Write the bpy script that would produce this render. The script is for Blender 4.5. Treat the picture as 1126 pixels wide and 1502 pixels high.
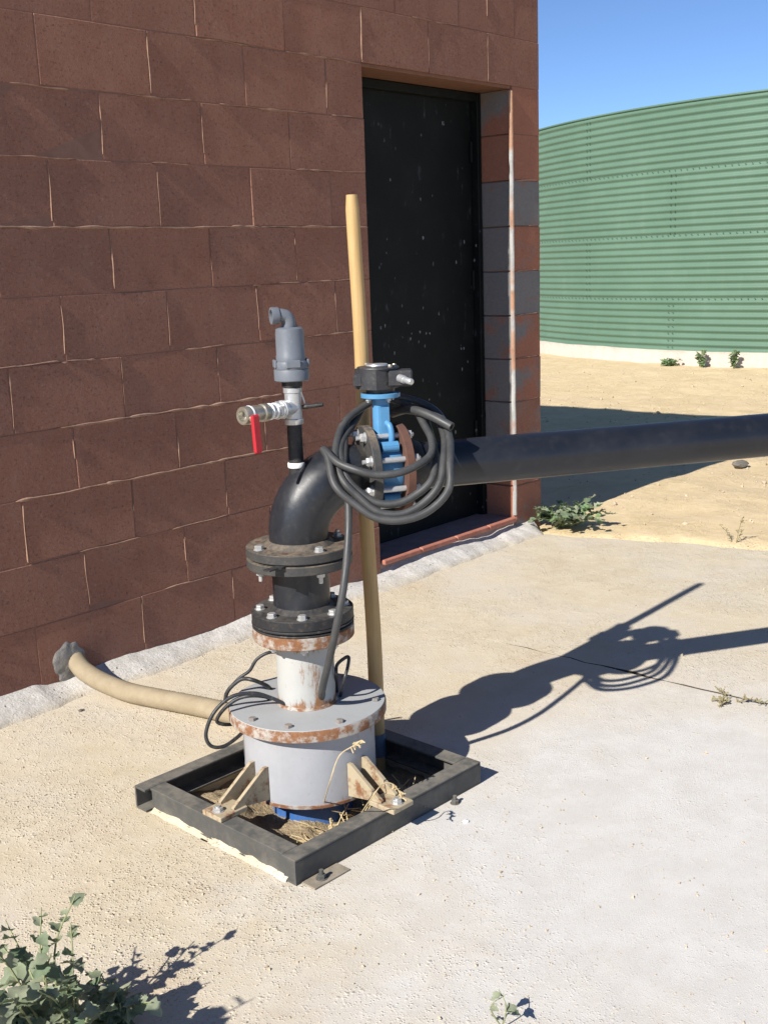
import bpy, bmesh, math, random
from mathutils import Vector, Matrix, noise as mnoise
for o in list(bpy.data.objects): bpy.data.objects.remove(o)
scene = bpy.context.scene
col = scene.collection
R_ = math.radians

# ------------------------------------------------------------------ camera
FPX, CXP, CYP = 1655.72, 563.0, 751.0          # focal length in photo pixels, photo centre
CAM = Vector((-1.75667, -3.04069, 1.29547))
CR = Vector((0.661412, -0.749178, -0.035578))
CD = Vector((-0.185648, -0.117570, -0.975557))
CF = Vector((0.726684, 0.651850, -0.216846))
cd = bpy.data.cameras.new('camera'); cam = bpy.data.objects.new('camera', cd); col.objects.link(cam)
U = -CD
cam.matrix_world = Matrix(((CR.x, U.x, -CF.x, CAM.x), (CR.y, U.y, -CF.y, CAM.y), (CR.z, U.z, -CF.z, CAM.z), (0, 0, 0, 1)))
cd.sensor_fit = 'HORIZONTAL'; cd.sensor_width = 36; cd.lens = 36 * FPX / 1126; cd.clip_end = 3000; cd.clip_start = .05
scene.camera = cam
# ------------------------------------------------------------------ light
SUN_EL, SUN_AZ = R_(36.1), R_(1.3)            # light travels along +X, turned slightly to the wall
w = bpy.data.worlds.new('World'); scene.world = w; w.use_nodes = True
nt = w.node_tree; nt.nodes.clear()
sky = nt.nodes.new('ShaderNodeTexSky'); sky.sky_type = 'NISHITA'; sky.sun_disc = False
sky.sun_elevation = SUN_EL; sky.sun_rotation = math.atan2(-math.cos(SUN_AZ), -math.sin(SUN_AZ)) % (2 * math.pi)
sky.altitude = 2200; sky.air_density = .7; sky.dust_density = .0; sky.ozone_density = 5.0
bg = nt.nodes.new('ShaderNodeBackground'); bg.inputs[1].default_value = .1
wo = nt.nodes.new('ShaderNodeOutputWorld')
nt.links.new(sky.outputs[0], bg.inputs[0]); nt.links.new(bg.outputs[0], wo.inputs[0])
sd = bpy.data.lights.new('sun', 'SUN'); sd.energy = 4.8; sd.angle = R_(.55); sd.color = (1, .955, .88)
so = bpy.data.objects.new('sun', sd); col.objects.link(so); so.location = (-8, -6, 8)
sv = Vector((math.cos(SUN_AZ) * math.cos(SUN_EL), math.sin(SUN_AZ) * math.cos(SUN_EL), -math.sin(SUN_EL)))
so.rotation_euler = sv.to_track_quat('-Z', 'Y').to_euler()
vs = scene.view_settings
vs.view_transform = 'Standard'; vs.look = 'None'; vs.gamma = 1; vs.exposure = .62; vs.use_curve_mapping = False

rnd = random.Random(7)

# ------------------------------------------------------------------ pixel helpers (photo pixel -> direction)
def ray(u, v): return CF + CR * ((u - CXP) / FPX) + CD * ((v - CYP) / FPX)
def at_depth(u, v, d): return CAM + ray(u, v) * d
def on_z(u, v, z):
    r = ray(u, v); return CAM + r * ((z - CAM.z) / r.z)
def on_y(u, v, y):
    r = ray(u, v); return CAM + r * ((y - CAM.y) / r.y)

# ------------------------------------------------------------------ mesh builder
WORLD = {}
def wm(o): return WORLD[o.name]
def place(o, M, parent=None):
    if parent is not None:
        o.parent = parent
        o.matrix_parent_inverse = wm(parent).inverted()
    o.matrix_basis = M
    WORLD[o.name] = M.copy()
def tag(o, label=None, cat=None, group=None, kind=None):
    if label: o['label'] = label
    if cat: o['category'] = cat
    if group: o['group'] = group
    if kind: o['kind'] = kind
    return o
def empty(name, loc, label=None, cat=None, group=None):
    o = bpy.data.objects.new(name, None); col.objects.link(o); o.empty_display_size = .05
    place(o, Matrix.Translation(Vector(loc))); return tag(o, label, cat, group)
def inst(name, me, M, parent=None):
    o = bpy.data.objects.new(name, me); col.objects.link(o); place(o, M, parent); return o

def frame(zdir, origin, xhint=None):
    z = Vector(zdir).normalized()
    h = Vector(xhint) if xhint is not None else (Vector((1, 0, 0)) if abs(z.x) < .9 else Vector((0, 1, 0)))
    x = (h - z * h.dot(z)).normalized(); y = z.cross(x)
    o = Vector(origin)
    return Matrix(((x.x, y.x, z.x, o.x), (x.y, y.y, z.y, o.y), (x.z, y.z, z.z, o.z), (0, 0, 0, 1)))

def catmull(P, n=8, closed=False):
    P = [Vector(p) for p in P]; out = []
    N = len(P)
    for i in range(N if closed else N - 1):
        p0 = P[(i - 1) % N] if (closed or i > 0) else P[0] * 2 - P[1]
        p1 = P[i % N]; p2 = P[(i + 1) % N]
        p3 = P[(i + 2) % N] if (closed or i + 2 < N) else P[-1] * 2 - P[-2]
        for k in range(n):
            t = k / n
            out.append(.5 * (2 * p1 + (p2 - p0) * t + (2 * p0 - 5 * p1 + 4 * p2 - p3) * t * t + (3 * p1 - p0 - 3 * p2 + p3) * t ** 3))
    if not closed: out.append(P[-1])
    return out

class MB:
    def __init__(s): s.v = []; s.f = []
    def add(s, vs_, fs, M=None):
        b = len(s.v)
        for p in vs_:
            p = Vector(p); s.v.append(M @ p if M else p)
        s.f += [tuple(b + i for i in f) for f in fs]
        return s
    def box(s, lo, hi, M=None, bev=0.0):
        x0, y0, z0 = lo; x1, y1, z1 = hi
        vv = [(x0, y0, z0), (x1, y0, z0), (x1, y1, z0), (x0, y1, z0), (x0, y0, z1), (x1, y0, z1), (x1, y1, z1), (x0, y1, z1)]
        ff = [(3, 2, 1, 0), (4, 5, 6, 7), (0, 1, 5, 4), (1, 2, 6, 5), (2, 3, 7, 6), (3, 0, 4, 7)]
        if bev <= 0: return s.add(vv, ff, M)
        bm = bmesh.new(); bv = [bm.verts.new(p) for p in vv]
        for f in ff: bm.faces.new([bv[i] for i in f])
        bmesh.ops.bevel(bm, geom=bm.edges[:], offset=bev, segments=1, affect='EDGES', profile=.5)
        bm.verts.index_update()
        r = s.add([v.co.copy() for v in bm.verts], [[v.index for v in f.verts] for f in bm.faces], M); bm.free(); return r
    def lathe(s, prof, n=32, M=None, capb=True, capt=True):
        vv = []; ff = []
        for r, z in prof:
            for k in range(n):
                a = 2 * math.pi * k / n; vv.append((r * math.cos(a), r * math.sin(a), z))
        for i in range(len(prof) - 1):
            for k in range(n):
                k2 = (k + 1) % n; ff.append((i * n + k, i * n + k2, (i + 1) * n + k2, (i + 1) * n + k))
        if capb: ff.append(tuple(range(n - 1, -1, -1)))
        if capt: ff.append(tuple((len(prof) - 1) * n + k for k in range(n)))
        return s.add(vv, ff, M)
    def tube(s, P, r, n=10, cap=True, closed=False):
        P = [Vector(p) for p in P]; N = len(P); rr = r if callable(r) else (lambda t: r)
        T = []
        for i in range(N):
            a = P[(i - 1) % N] if (closed or i > 0) else P[0]; b = P[(i + 1) % N] if (closed or i < N - 1) else P[-1]
            T.append((b - a).normalized())
        x = T[0].orthogonal().normalized(); vv = []; ff = []
        for i in range(N):
            x = (x - T[i] * x.dot(T[i])).normalized(); y = T[i].cross(x); q = rr(i / max(1, N - 1))
            for k in range(n):
                a = 2 * math.pi * k / n; vv.append(P[i] + x * (q * math.cos(a)) + y * (q * math.sin(a)))
        for i in range(N - (0 if closed else 1)):
            j = (i + 1) % N
            for k in range(n):
                k2 = (k + 1) % n; ff.append((i * n + k, i * n + k2, j * n + k2, j * n + k))
        if cap and not closed:
            ff.append(tuple(range(n - 1, -1, -1))); ff.append(tuple((N - 1) * n + k for k in range(n)))
        return s.add(vv, ff)
    def prism(s, poly, z0, z1, M=None):
        n = len(poly)
        vv = [(x, y, z0) for x, y in poly] + [(x, y, z1) for x, y in poly]
        ff = [tuple(range(n - 1, -1, -1)), tuple(range(n, 2 * n))] + [(i, (i + 1) % n, n + (i + 1) % n, n + i) for i in range(n)]
        return s.add(vv, ff, M)
    def mesh(s, name, mat, smooth=38, origin=None):
        me = bpy.data.meshes.new(name)
        o = Vector(origin) if origin is not None else Vector((0, 0, 0))
        me.from_pydata([v - o for v in s.v], [], s.f); me.update()
        if mat: me.materials.append(mat)
        if smooth:
            me.polygons.foreach_set('use_smooth', [True] * len(me.polygons))
            if smooth < 180: me.set_sharp_from_angle(angle=R_(smooth))
        return me
    def build(s, name, mat, parent=None, smooth=38, origin=None):
        if origin is None:
            n = len(s.v); mn = Vector((min(v.x for v in s.v), min(v.y for v in s.v), min(v.z for v in s.v)))
            mx = Vector((max(v.x for v in s.v), max(v.y for v in s.v), max(v.z for v in s.v)))
            origin = ((mn.x + mx.x) / 2, (mn.y + mx.y) / 2, mn.z)
        return inst(name, s.mesh(name, mat, smooth, origin), Matrix.Translation(Vector(origin)), parent)

# ------------------------------------------------------------------ materials
class NT:
    def __init__(s, name):
        s.m = bpy.data.materials.new(name); s.m.use_nodes = True; s.t = s.m.node_tree; s.t.nodes.clear()
        s.out = s.t.nodes.new('ShaderNodeOutputMaterial'); s.b = s.t.nodes.new('ShaderNodeBsdfPrincipled')
        s.t.links.new(s.b.outputs[0], s.out.inputs[0])
        s.pos = s.t.nodes.new('ShaderNodeNewGeometry').outputs['Position']
    def L(s, a, b): s.t.links.new(a, b)
    def vec(s, scale=(1, 1, 1), off=(0, 0, 0), src=None):
        m = s.t.nodes.new('ShaderNodeMapping'); s.L(src or s.pos, m.inputs[0]); m.inputs['Scale'].default_value = scale; m.inputs['Location'].default_value = off; return m.outputs[0]
    def noise(s, sc, det=4, rough=.6, v=None, dist=0.0):
        n = s.t.nodes.new('ShaderNodeTexNoise'); s.L(v or s.pos, n.inputs['Vector']); n.inputs['Scale'].default_value = sc
        n.inputs['Detail'].default_value = det; n.inputs['Roughness'].default_value = rough; n.inputs['Distortion'].default_value = dist; return n.outputs[0]
    def voro(s, sc, v=None, out=0, feat='F1', rand=1.0):
        n = s.t.nodes.new('ShaderNodeTexVoronoi'); n.feature = feat; s.L(v or s.pos, n.inputs['Vector']); n.inputs['Scale'].default_value = sc; n.inputs['Randomness'].default_value = rand; return n.outputs[out]
    def ramp(s, f, a, b, lo=0.0, hi=1.0):
        n = s.t.nodes.new('ShaderNodeMapRange'); n.interpolation_type = 'SMOOTHSTEP'; s.L(f, n.inputs[0])
        for i, x in enumerate((a, b, lo, hi)): n.inputs[i + 1].default_value = x
        return n.outputs[0]
    def math(s, op, a, b=None, clamp=False):
        n = s.t.nodes.new('ShaderNodeMath'); n.operation = op; n.use_clamp = clamp
        for i, x in enumerate((a, b)):
            if x is None: continue
            if isinstance(x, (int, float)): n.inputs[i].default_value = x
            else: s.L(x, n.inputs[i])
        return n.outputs[0]
    def mix(s, f, a, b, mode='MIX'):
        n = s.t.nodes.new('ShaderNodeMix'); n.data_type = 'RGBA'; n.blend_type = mode
        for k, x in ((0, f), (6, a), (7, b)):
            if isinstance(x, (int, float)): n.inputs[k].default_value = x
            elif isinstance(x, tuple): n.inputs[k].default_value = (*x, 1) if len(x) == 3 else x
            else: s.L(x, n.inputs[k])
        return n.outputs[2]
    def xyz(s):
        n = s.t.nodes.new('ShaderNodeSeparateXYZ'); s.L(s.pos, n.inputs[0]); return n.outputs
    def objrand(s): return s.t.nodes.new('ShaderNodeObjectInfo').outputs['Random']
    def bump(s, h, strength=.5, dist=.002, prev=None):
        n = s.t.nodes.new('ShaderNodeBump'); n.inputs['Strength'].default_value = strength; n.inputs['Distance'].default_value = dist
        s.L(h, n.inputs['Height'])
        if prev: s.L(prev, n.inputs['Normal'])
        return n.outputs[0]
    def done(s, colr, rough=.7, normal=None, metal=0.0, spec=None):
        if isinstance(colr, tuple): s.b.inputs['Base Color'].default_value = (*colr, 1)
        else: s.L(colr, s.b.inputs['Base Color'])
        if isinstance(rough, (int, float)): s.b.inputs['Roughness'].default_value = rough
        else: s.L(rough, s.b.inputs['Roughness'])
        if isinstance(metal, (int, float)): s.b.inputs['Metallic'].default_value = metal
        else: s.L(metal, s.b.inputs['Metallic'])
        if spec is not None: s.b.inputs['Specular IOR Level'].default_value = spec
        if normal: s.L(normal, s.b.inputs['Normal'])
        return s.m

def paint_mat(name, base, wear, rough=.55, sc=14, amt=.35, bump=.3, metal=0.0, spec=None, dirt=(.30, .25, .18), dirt_amt=.25):
    t = NT(name); n1 = t.noise(sc, 6, .65); n2 = t.noise(sc * 5, 4, .6)
    c = t.mix(t.ramp(n1, .4, .75, 0, amt), base, wear)
    c = t.mix(t.ramp(n2, .5, .8, 0, dirt_amt), c, dirt)
    return t.done(c, t.ramp(n1, .3, .8, rough - .08, rough + .15), t.bump(n2, bump, .0012), metal, spec)
def dust_mat(name, base, wear, dust, amt, rough=.6, sc=24):
    t = NT(name); n1 = t.noise(sc, 6, .65); n2 = t.noise(sc * 5, 4, .6)
    c = t.mix(t.ramp(n1, .4, .75, 0, .6), base, wear); c = t.mix(t.ramp(n2, .5, .8, 0, .35), c, (.17, .12, .08))
    gn = t.t.nodes.new('ShaderNodeNewGeometry').outputs['Normal']; sp = t.t.nodes.new('ShaderNodeSeparateXYZ'); t.L(gn, sp.inputs[0])
    up = t.math('MULTIPLY', t.ramp(sp.outputs[2], .5, .95), t.ramp(t.math('ADD', t.math('MULTIPLY', n1, .6), t.math('MULTIPLY', n2, .4)), .36, .62, .1, amt))
    c = t.mix(up, c, dust)
    return t.done(c, t.math('ADD', t.math('MULTIPLY', up, .3), rough, True), t.bump(n2, .4, .0012), 0, .35)
def rust_mat(name, base, lo=.45, hi=.6, rough=.6, sc=22, dark=(.10, .045, .025), light=(.32, .145, .062)):
    t = NT(name); n = t.noise(sc, 8, .7); n2 = t.noise(sc * 3.3, 5, .65); n3 = t.noise(sc * .5, 3, .5)
    rust = t.mix(n2, dark, light); m = t.ramp(n, lo, hi)
    c = t.mix(t.ramp(n3, .35, .7, 0, .3), base, tuple(x * .72 for x in base)); c = t.mix(m, c, rust)
    return t.done(c, t.math('ADD', t.math('MULTIPLY', m, .25), rough, True), t.bump(t.math('ADD', n, n2), .5, .0015))

def ground_mat(name, kind):
    t = NT(name); x = t.xyz()
    big = t.noise(1.6, 5, .6); mid = t.noise(9, 6, .65); fin = t.noise(70, 5, .7); grit = t.noise(260, 3, .6)
    if kind == 'slab':
        dx = t.math('MULTIPLY', t.math('SUBTRACT', x[0], .42), .72); dy = t.math('MULTIPLY', t.math('SUBTRACT', x[1], -2.0), .95)
        # grey-white cement bloom, an irregular stain of its own on the yellowish slab
        d = t.math('SQRT', t.math('ADD', t.math('MULTIPLY', dx, dx), t.math('MULTIPLY', dy, dy)))
        d = t.math('ADD', d, t.math('MULTIPLY', t.math('SUBTRACT', t.noise(3.2, 6, .68), .5), .9))
        g = t.ramp(d, .35, 1.0, 1, 0)
        tan = t.mix(t.ramp(mid, .3, .75), (.585, .50, .36), (.645, .575, .445))
        tan = t.mix(t.ramp(big, .42, .7), tan, (.62, .56, .465))
        red = t.ramp(t.noise(2.3, 4, .6, t.vec(off=(3.1, 7.7, 0))), .56, .75, 0, .35)
        tan = t.mix(red, tan, (.53, .38, .245))
        c = t.mix(g, tan, t.mix(t.ramp(mid, .3, .7), (.605, .588, .56), (.675, .662, .64)))
    else:
        c = t.mix(t.ramp(mid, .3, .75), (.64, .49, .28), (.74, .59, .37)); c = t.mix(t.ramp(big, .4, .7), c, (.70, .55, .345))
        g = None
    c = t.mix(t.ramp(fin, .55, .8, 0, .3), c, (.42, .34, .23)); c = t.mix(t.ramp(grit, .3, .75, 0, .55), t.mix(.18, c, (.33, .26, .17)), c)
    vo = t.voro(55, t.vec(off=(1.3, .2, 0)))
    keep = t.ramp(t.noise(19, 2, .5), .52, .64)
    c = t.mix(t.math('MULTIPLY', t.ramp(vo, .04, .12, .5, 0), keep), c, (.24, .18, .12))
    pits = t.voro(105, t.vec(scale=(1, 1, 1)))
    chips = t.ramp(pits, .1, .5)
    patch = t.ramp(t.noise(2.7, 4, .6, t.vec(off=(9.1, 4.4, 0))), .38, .62, .25, 1.0)
    if kind == 'slab': patch = t.math('MULTIPLY', patch, t.math('SUBTRACT', 1.0, t.math('MULTIPLY', g, .78)))
    brush = t.noise(13, 6, .72, t.vec(scale=(1.0, 1.7, 1)))
    grain = t.math('MULTIPLY', t.ramp(t.voro(150, t.vec(off=(.7, .1, 0))), .08, .42, 1, 0), t.ramp(t.noise(48, 3, .6), .38, .55))
    grain2 = t.math('MULTIPLY', t.ramp(t.voro(70, t.vec(off=(4.7, 2.1, 0))), .08, .36, 1, 0), t.ramp(t.noise(23, 3, .6), .48, .62))
    h = t.math('ADD', t.math('MULTIPLY', brush, 1.1), t.math('ADD', t.math('MULTIPLY', grain, .55), t.math('MULTIPLY', grain2, .65)))
    h = t.math('MULTIPLY', h, patch)
    c = t.mix(t.math('MULTIPLY', grain2, .5), c, (.62, .54, .42)); c = t.mix(t.math('MULTIPLY', t.ramp(t.noise(34, 5, .75), .56, .72, 0, .4), patch), c, (.45, .34, .21))
    h2 = t.noise(330, 3, .75)
    nm = t.bump(h, .75, .0075 if kind == 'slab' else .014); nm = t.bump(h2, .5, .0022, nm)
    return t.done(c, .93, nm, 0, .2)

def block_mat(name, smear=0.0, warm=False):
    t = NT(name); x = t.xyz(); r = t.objrand()
    n = t.noise(6, 5, .6); f = t.noise(60, 5, .7); g = t.noise(230, 3, .6)
    mo = t.noise(11, 6, .7, t.vec(scale=(1.6, 1, .6), off=(1, 2, 3)))
    lowf = t.noise(.9, 4, .6, t.vec(off=(5, 1, 8)))
    c = t.mix(t.ramp(n, .35, .7), (.305, .142, .094), (.352, .175, .119)); c = t.mix(t.ramp(lowf, .38, .66, 0, .45), c, (.245, .122, .090))
    c = t.mix(t.ramp(mo, .5, .72, 0, .4), c, (.31, .185, .140)); c = t.mix(t.ramp(mo, .48, .3, 0, .35), c, (.170, .086, .068))
    c = t.mix(t.math('MULTIPLY', r, .3), c, (.195, .105, .084))
    c = t.mix(t.ramp(f, .50, .72, 0, .5), c, (.33, .205, .155))
    c = t.mix(t.ramp(t.noise(105, 4, .75), .53, .66, 0, .6), c, (.105, .055, .045)); c = t.mix(t.ramp(t.noise(85, 4, .75, t.vec(off=(3, 1, 2))), .57, .70, 0, .55), c, (.39, .255, .19))  # dark and light specks paint in the shading of a rough block face
    pv = t.voro(24, t.vec(scale=(1, 1, 1.2)))
    c = t.mix(t.math('MULTIPLY', t.ramp(pv, .03, .11, .75, 0), t.ramp(t.noise(7, 2), .5, .62)), c, (.07, .04, .032))
    if warm: c = t.mix(.55, c, t.mix(f, (.33, .125, .075), (.42, .18, .115)))
    # cement smears: unpainted mortar wiped over the pieces
    sm = t.noise(2.6, 5, .6, t.vec(scale=(1, 1, 1.6), off=(2.2, .4, 5.1)))
    if smear > 0: c = t.mix(t.ramp(t.math('ADD', sm, t.math('MULTIPLY', t.math('SUBTRACT', r, .5), .30)), .62 - smear * .26, .76 - smear * .26, 0, .93), c, t.mix(f, (.155, .158, .16), (.23, .23, .225)))
    nm = t.bump(t.math('ADD', t.math('MULTIPLY', f, 1.0), t.math('MULTIPLY', n, .6)), .6, .006); nm = t.bump(g, .6, .002, nm)
    return t.done(c, .9, nm, 0, .15)

M = {}
M['slab'] = ground_mat('concrete_ground', 'slab'); M['sand'] = ground_mat('sand_ground', 'sand')
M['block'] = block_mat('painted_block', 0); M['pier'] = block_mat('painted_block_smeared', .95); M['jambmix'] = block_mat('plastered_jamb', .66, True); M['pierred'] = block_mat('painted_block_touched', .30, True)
def simple(name, c1, c2, rough=.8, sc=20, bs=.4, bd=.003, spec=.3):
    t = NT(name); n = t.noise(sc, 6, .65); n2 = t.noise(sc * 6, 4, .6)
    return t.done(t.mix(t.math('MULTIPLY_ADD' if False else 'ADD', t.math('MULTIPLY', t.ramp(n, .3, .7), .7), t.math('MULTIPLY', n2, .3), True), c1, c2), rough, t.bump(t.math('ADD', n, t.math('MULTIPLY', n2, .5)), bs, bd), 0, spec)
M['mortar'] = simple('painted_mortar', (.20, .108, .082), (.25, .140, .106), .9, 30)
M['bead'] = simple('mortar_bead', (.25, .145, .105), (.36, .235, .165), .9, 90)
M['lime'] = simple('white_cement', (.46, .43, .39), (.60, .565, .52), .92, 30, .8, .010, .2)
M['arris'] = None
M['pinkcement'] = simple('pinkish_cement', (.46, .39, .335), (.56, .485, .42), .92, 9, .5, .02, .2)
def fillet_mat():
    t = NT('rough_fillet'); n = t.noise(16, 6, .7); f = t.noise(75, 5, .72); x = t.xyz(); v = t.voro(38, t.vec(off=(.4, 0, 2)))
    c = t.mix(t.ramp(n, .32, .7), (.47, .445, .405), (.62, .595, .56)); pit = t.math('MULTIPLY', t.ramp(v, .06, .20, 1, 0), t.ramp(t.noise(13, 3), .5, .6))
    c = t.mix(t.math('MULTIPLY', pit, .75), c, (.17, .145, .115)); c = t.mix(t.ramp(f, .55, .75, 0, .5), c, (.30, .26, .215)); c = t.mix(t.ramp(x[2], .0, .02, .6, 0), c, (.52, .44, .31))
    return t.done(c, .93, t.bump(t.math('SUBTRACT', t.math('ADD', f, t.math('MULTIPLY', n, .8)), t.math('MULTIPLY', pit, .8)), .7, .007), 0, .15)
M['fillet'] = fillet_mat()
M['cement'] = simple('grey_cement', (.20, .19, .17), (.36, .34, .31), .92, 25, .6, .006, .2)
M['render'] = simple('lintel_paint', (.17, .082, .05), (.22, .11, .07), .85, 25)
M['tile'] = simple('red_tile', (.36, .13, .085), (.48, .20, .14), .7, 30, .3, .002)
M['roof'] = simple('roof_slab', (.33, .31, .28), (.42, .40, .36), .9, 8)
M['sill'] = simple('sill_cement', (.22, .15, .14), (.33, .24, .22), .85, 14)
def door_mat():
    t = NT('black_door_paint'); n = t.noise(5, 5, .6); v = t.voro(30, t.vec(scale=(1, 1, .55)))
    m = t.math('MULTIPLY', t.ramp(t.math('ADD', v, t.math('MULTIPLY', t.noise(60, 4, .7), .5)), .34, .40, .8, 0), t.ramp(t.noise(4.0, 3, .5, t.vec(off=(.3, 0, .1))), .52, .59))
    sc = t.math('MULTIPLY', t.ramp(t.noise(26, 6, .7, t.vec(scale=(1, 1, .3))), .58, .70, 0, .5), t.ramp(n, .46, .6))
    c = t.mix(m, t.mix(t.ramp(n, .4, .8), (.006, .008, .008), (.012, .014, .014)), (.24, .26, .27)); c = t.mix(sc, c, (.10, .115, .13))
    return t.done(c, .62, t.bump(t.noise(40, 4), .25, .001), 0, .15)
M['door'] = door_mat()
def arris_mat():  # paler orange and grey tones paint in the sun on the jamb edge
    t = NT('arris_sun_strip'); m = t.ramp(t.noise(4, 3, .5, t.vec(scale=(.2, .2, 1))), .46, .54); f = t.noise(80, 4)
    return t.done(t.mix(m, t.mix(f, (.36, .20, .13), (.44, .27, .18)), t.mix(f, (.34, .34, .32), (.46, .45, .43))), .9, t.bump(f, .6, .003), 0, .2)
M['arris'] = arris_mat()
M['tank'] = None
def tank_mat():
    t = NT('green_sheet_paint'); r = t.objrand(); n = t.noise(1.2, 4, .6); s = t.noise(8, 5, .6, t.vec(scale=(1, 1, .25)))
    c = t.mix(t.ramp(n, .35, .7), (.090, .162, .112), (.106, .184, .130)); c = t.mix(t.math('MULTIPLY', r, .4), c, (.092, .158, .112))
    c = t.mix(t.ramp(s, .5, .8, 0, .25), c, (.15, .215, .165))
    return t.done(c, .55, None, 0, .3)
M['tank'] = tank_mat(); M['tankbolt'] = paint_mat('tank_bolt', (.06, .105, .072), (.075, .095, .07), .6)
M['ductile'] = dust_mat('black_iron', (.020, .021, .024), (.042, .040, .038), (.15, .135, .115), .45, .5, 20)
M['pe'] = paint_mat('black_polyethylene', (.011, .013, .019), (.022, .024, .029), .36, 6, .6, .06, 0, .5, (.075, .072, .068), .14)
M['elbow'] = paint_mat('black_elbow', (.015, .017, .022), (.030, .031, .036), .36, 14, .5, .22, 0, .5, (.10, .09, .075), .18)
M['flange'] = dust_mat('dusty_flange', (.045, .045, .045), (.09, .082, .07), (.27, .205, .14), .75)
M['tab'] = simple('dusty_tab', (.20, .17, .13), (.36, .31, .24), .9, 30)
M['sleeve'] = paint_mat('faded_blue', (.075, .11, .17), (.14, .15, .17), .6, 20, .6)
M['rubber'] = paint_mat('rubber', (.02, .02, .022), (.05, .05, .05), .6)
M['hose'] = paint_mat('grey_hose', (.046, .047, .048), (.080, .079, .077), .48, 20, .5, .15, 0, .45, (.16, .14, .12), .2)
M['cable'] = paint_mat('black_cable', (.022, .024, .028), (.06, .06, .06), .45, 20, .4)
M['frame'] = dust_mat('tarred_steel', (.070, .071, .068), (.185, .17, .145), (.22, .20, .165), .65, .7, 11)
def drum_mat():
    t = NT('grey_primer'); x = t.xyz(); n = t.noise(22, 7, .7); dr = t.noise(26, 5, .65, t.vec(scale=(1, 1, .10))); n2 = t.noise(80, 4, .6); f = t.noise(7, 5, .65)
    zt = t.ramp(x[2], .15, .222, 0, .09); zb = t.ramp(x[2], .05, .085, .10, 0)
    m = t.ramp(t.math('ADD', t.math('ADD', t.math('MULTIPLY', dr, .65), t.math('MULTIPLY', n, .35)), t.math('ADD', zt, zb)), .64, .74)
    c = t.mix(t.ramp(f, .38, .7, 0, .6), (.36, .365, .385), (.30, .303, .312)); c = t.mix(t.ramp(dr, .5, .75, 0, .35), c, (.42, .42, .43)); c = t.mix(t.ramp(n2, .6, .75, 0, .4), c, (.25, .235, .22))
    c = t.mix(m, c, t.mix(n2, (.15, .075, .045), (.34, .19, .10)))
    return t.done(c, .55, t.bump(t.math('ADD', f, t.math('MULTIPLY', n2, .3)), .35, .003))
M['greysteel'] = drum_mat()
M['lidtop'] = rust_mat('lid_primer', (.365, .375, .38), .66, .78, .6, 12)
M['rust'] = rust_mat('rusty_rim', (.38, .35, .31), .38, .56, .72, 30)
M['brownrust'] = rust_mat('brown_rust', (.10, .048, .038), .35, .6, .8, 18, (.06, .030, .024), (.15, .068, .042))
M['neckold'] = rust_mat('neck_paint', (.47, .475, .455), .58, .68, .6, 17)
def neck_mat():
    t = NT('neck_paint'); x = t.xyz(); n = t.noise(20, 7, .7, t.vec(scale=(1, 1, .35))); n2 = t.noise(70, 5, .65); f = t.noise(9, 5, .6)
    zb = t.ramp(x[2], .25, .30, .20, 0); zt = t.ramp(x[2], .385, .42, 0, .10)
    m = t.ramp(t.math('ADD', t.math('ADD', n, zb), zt), .56, .66)
    c = t.mix(t.ramp(f, .4, .7, 0, .4), (.42, .42, .40), (.34, .345, .33)); c = t.mix(m, c, t.mix(n2, (.13, .06, .03), (.36, .18, .075)))
    return t.done(c, .62, t.bump(t.math('ADD', n, n2), .5, .0015))
M['neck'] = neck_mat()
M['bracket'] = rust_mat('bracket_rust', (.40, .33, .22), .48, .66, .75, 30)
M['bluevalve'] = paint_mat('blue_enamel', (.075, .235, .43), (.10, .28, .48), .4, 20, .5, .15, 0, .5, (.20, .22, .24), .12)
M['bluepipe'] = paint_mat('blue_casing', (.035, .12, .36), (.08, .17, .38), .5, 20, .5)
M['boltgrey'] = paint_mat('old_bolt', (.22, .21, .20), (.26, .17, .11), .6, 40, .6)
M['zinc'] = paint_mat('zinc', (.55, .55, .54), (.42, .41, .39), .42, 60, .6, .25, .55, .5, (.30, .24, .17), .4)
M['galv'] = paint_mat('galvanised', (.56, .57, .58), (.45, .46, .46), .38, 50, .5, .2, .6)
M['brass'] = paint_mat('nickel_brass', (.42, .38, .30), (.50, .48, .42), .36, 40, .5, .2, .7)
M['ptfe'] = simple('white_tape', (.75, .75, .74), (.80, .80, .79), .6)
M['red'] = paint_mat('red_lever', (.52, .018, .03), (.42, .02, .03), .4, 30, .4, .2, 0, .5, (.2, .05, .05), .1)
M['airgrey'] = paint_mat('grey_plastic', (.135, .150, .175), (.165, .180, .205), .45, 20, .4, .1, 0, .4, (.30, .29, .27), .15)
M['actuator'] = paint_mat('actuator_black', (.030, .031, .036), (.060, .058, .058), .5, 22, .5, .2, 0, .45, (.22, .18, .13), .25)
M['blacktab'] = paint_mat('black_grip', (.015, .015, .017), (.03, .03, .03), .5)
M['conduit'] = simple('beige_conduit', (.27, .215, .14), (.345, .285, .195), .8, 22, .3, .002)
def wood():
    t = NT('pale_wood'); x = t.xyz(); n = t.noise(3, 6, .7, t.vec(scale=(26, 26, 1.6))); n2 = t.noise(9, 4, .6, t.vec(scale=(1, 1, .5)))
    c = t.mix(t.ramp(n, .35, .7), (.52, .355, .165), (.43, .28, .12)); c = t.mix(t.ramp(n2, .55, .75, 0, .4), c, (.33, .20, .08))
    return t.done(c, .6, t.bump(n, .3, .001), 0, .3)
M['wood'] = wood()
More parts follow.
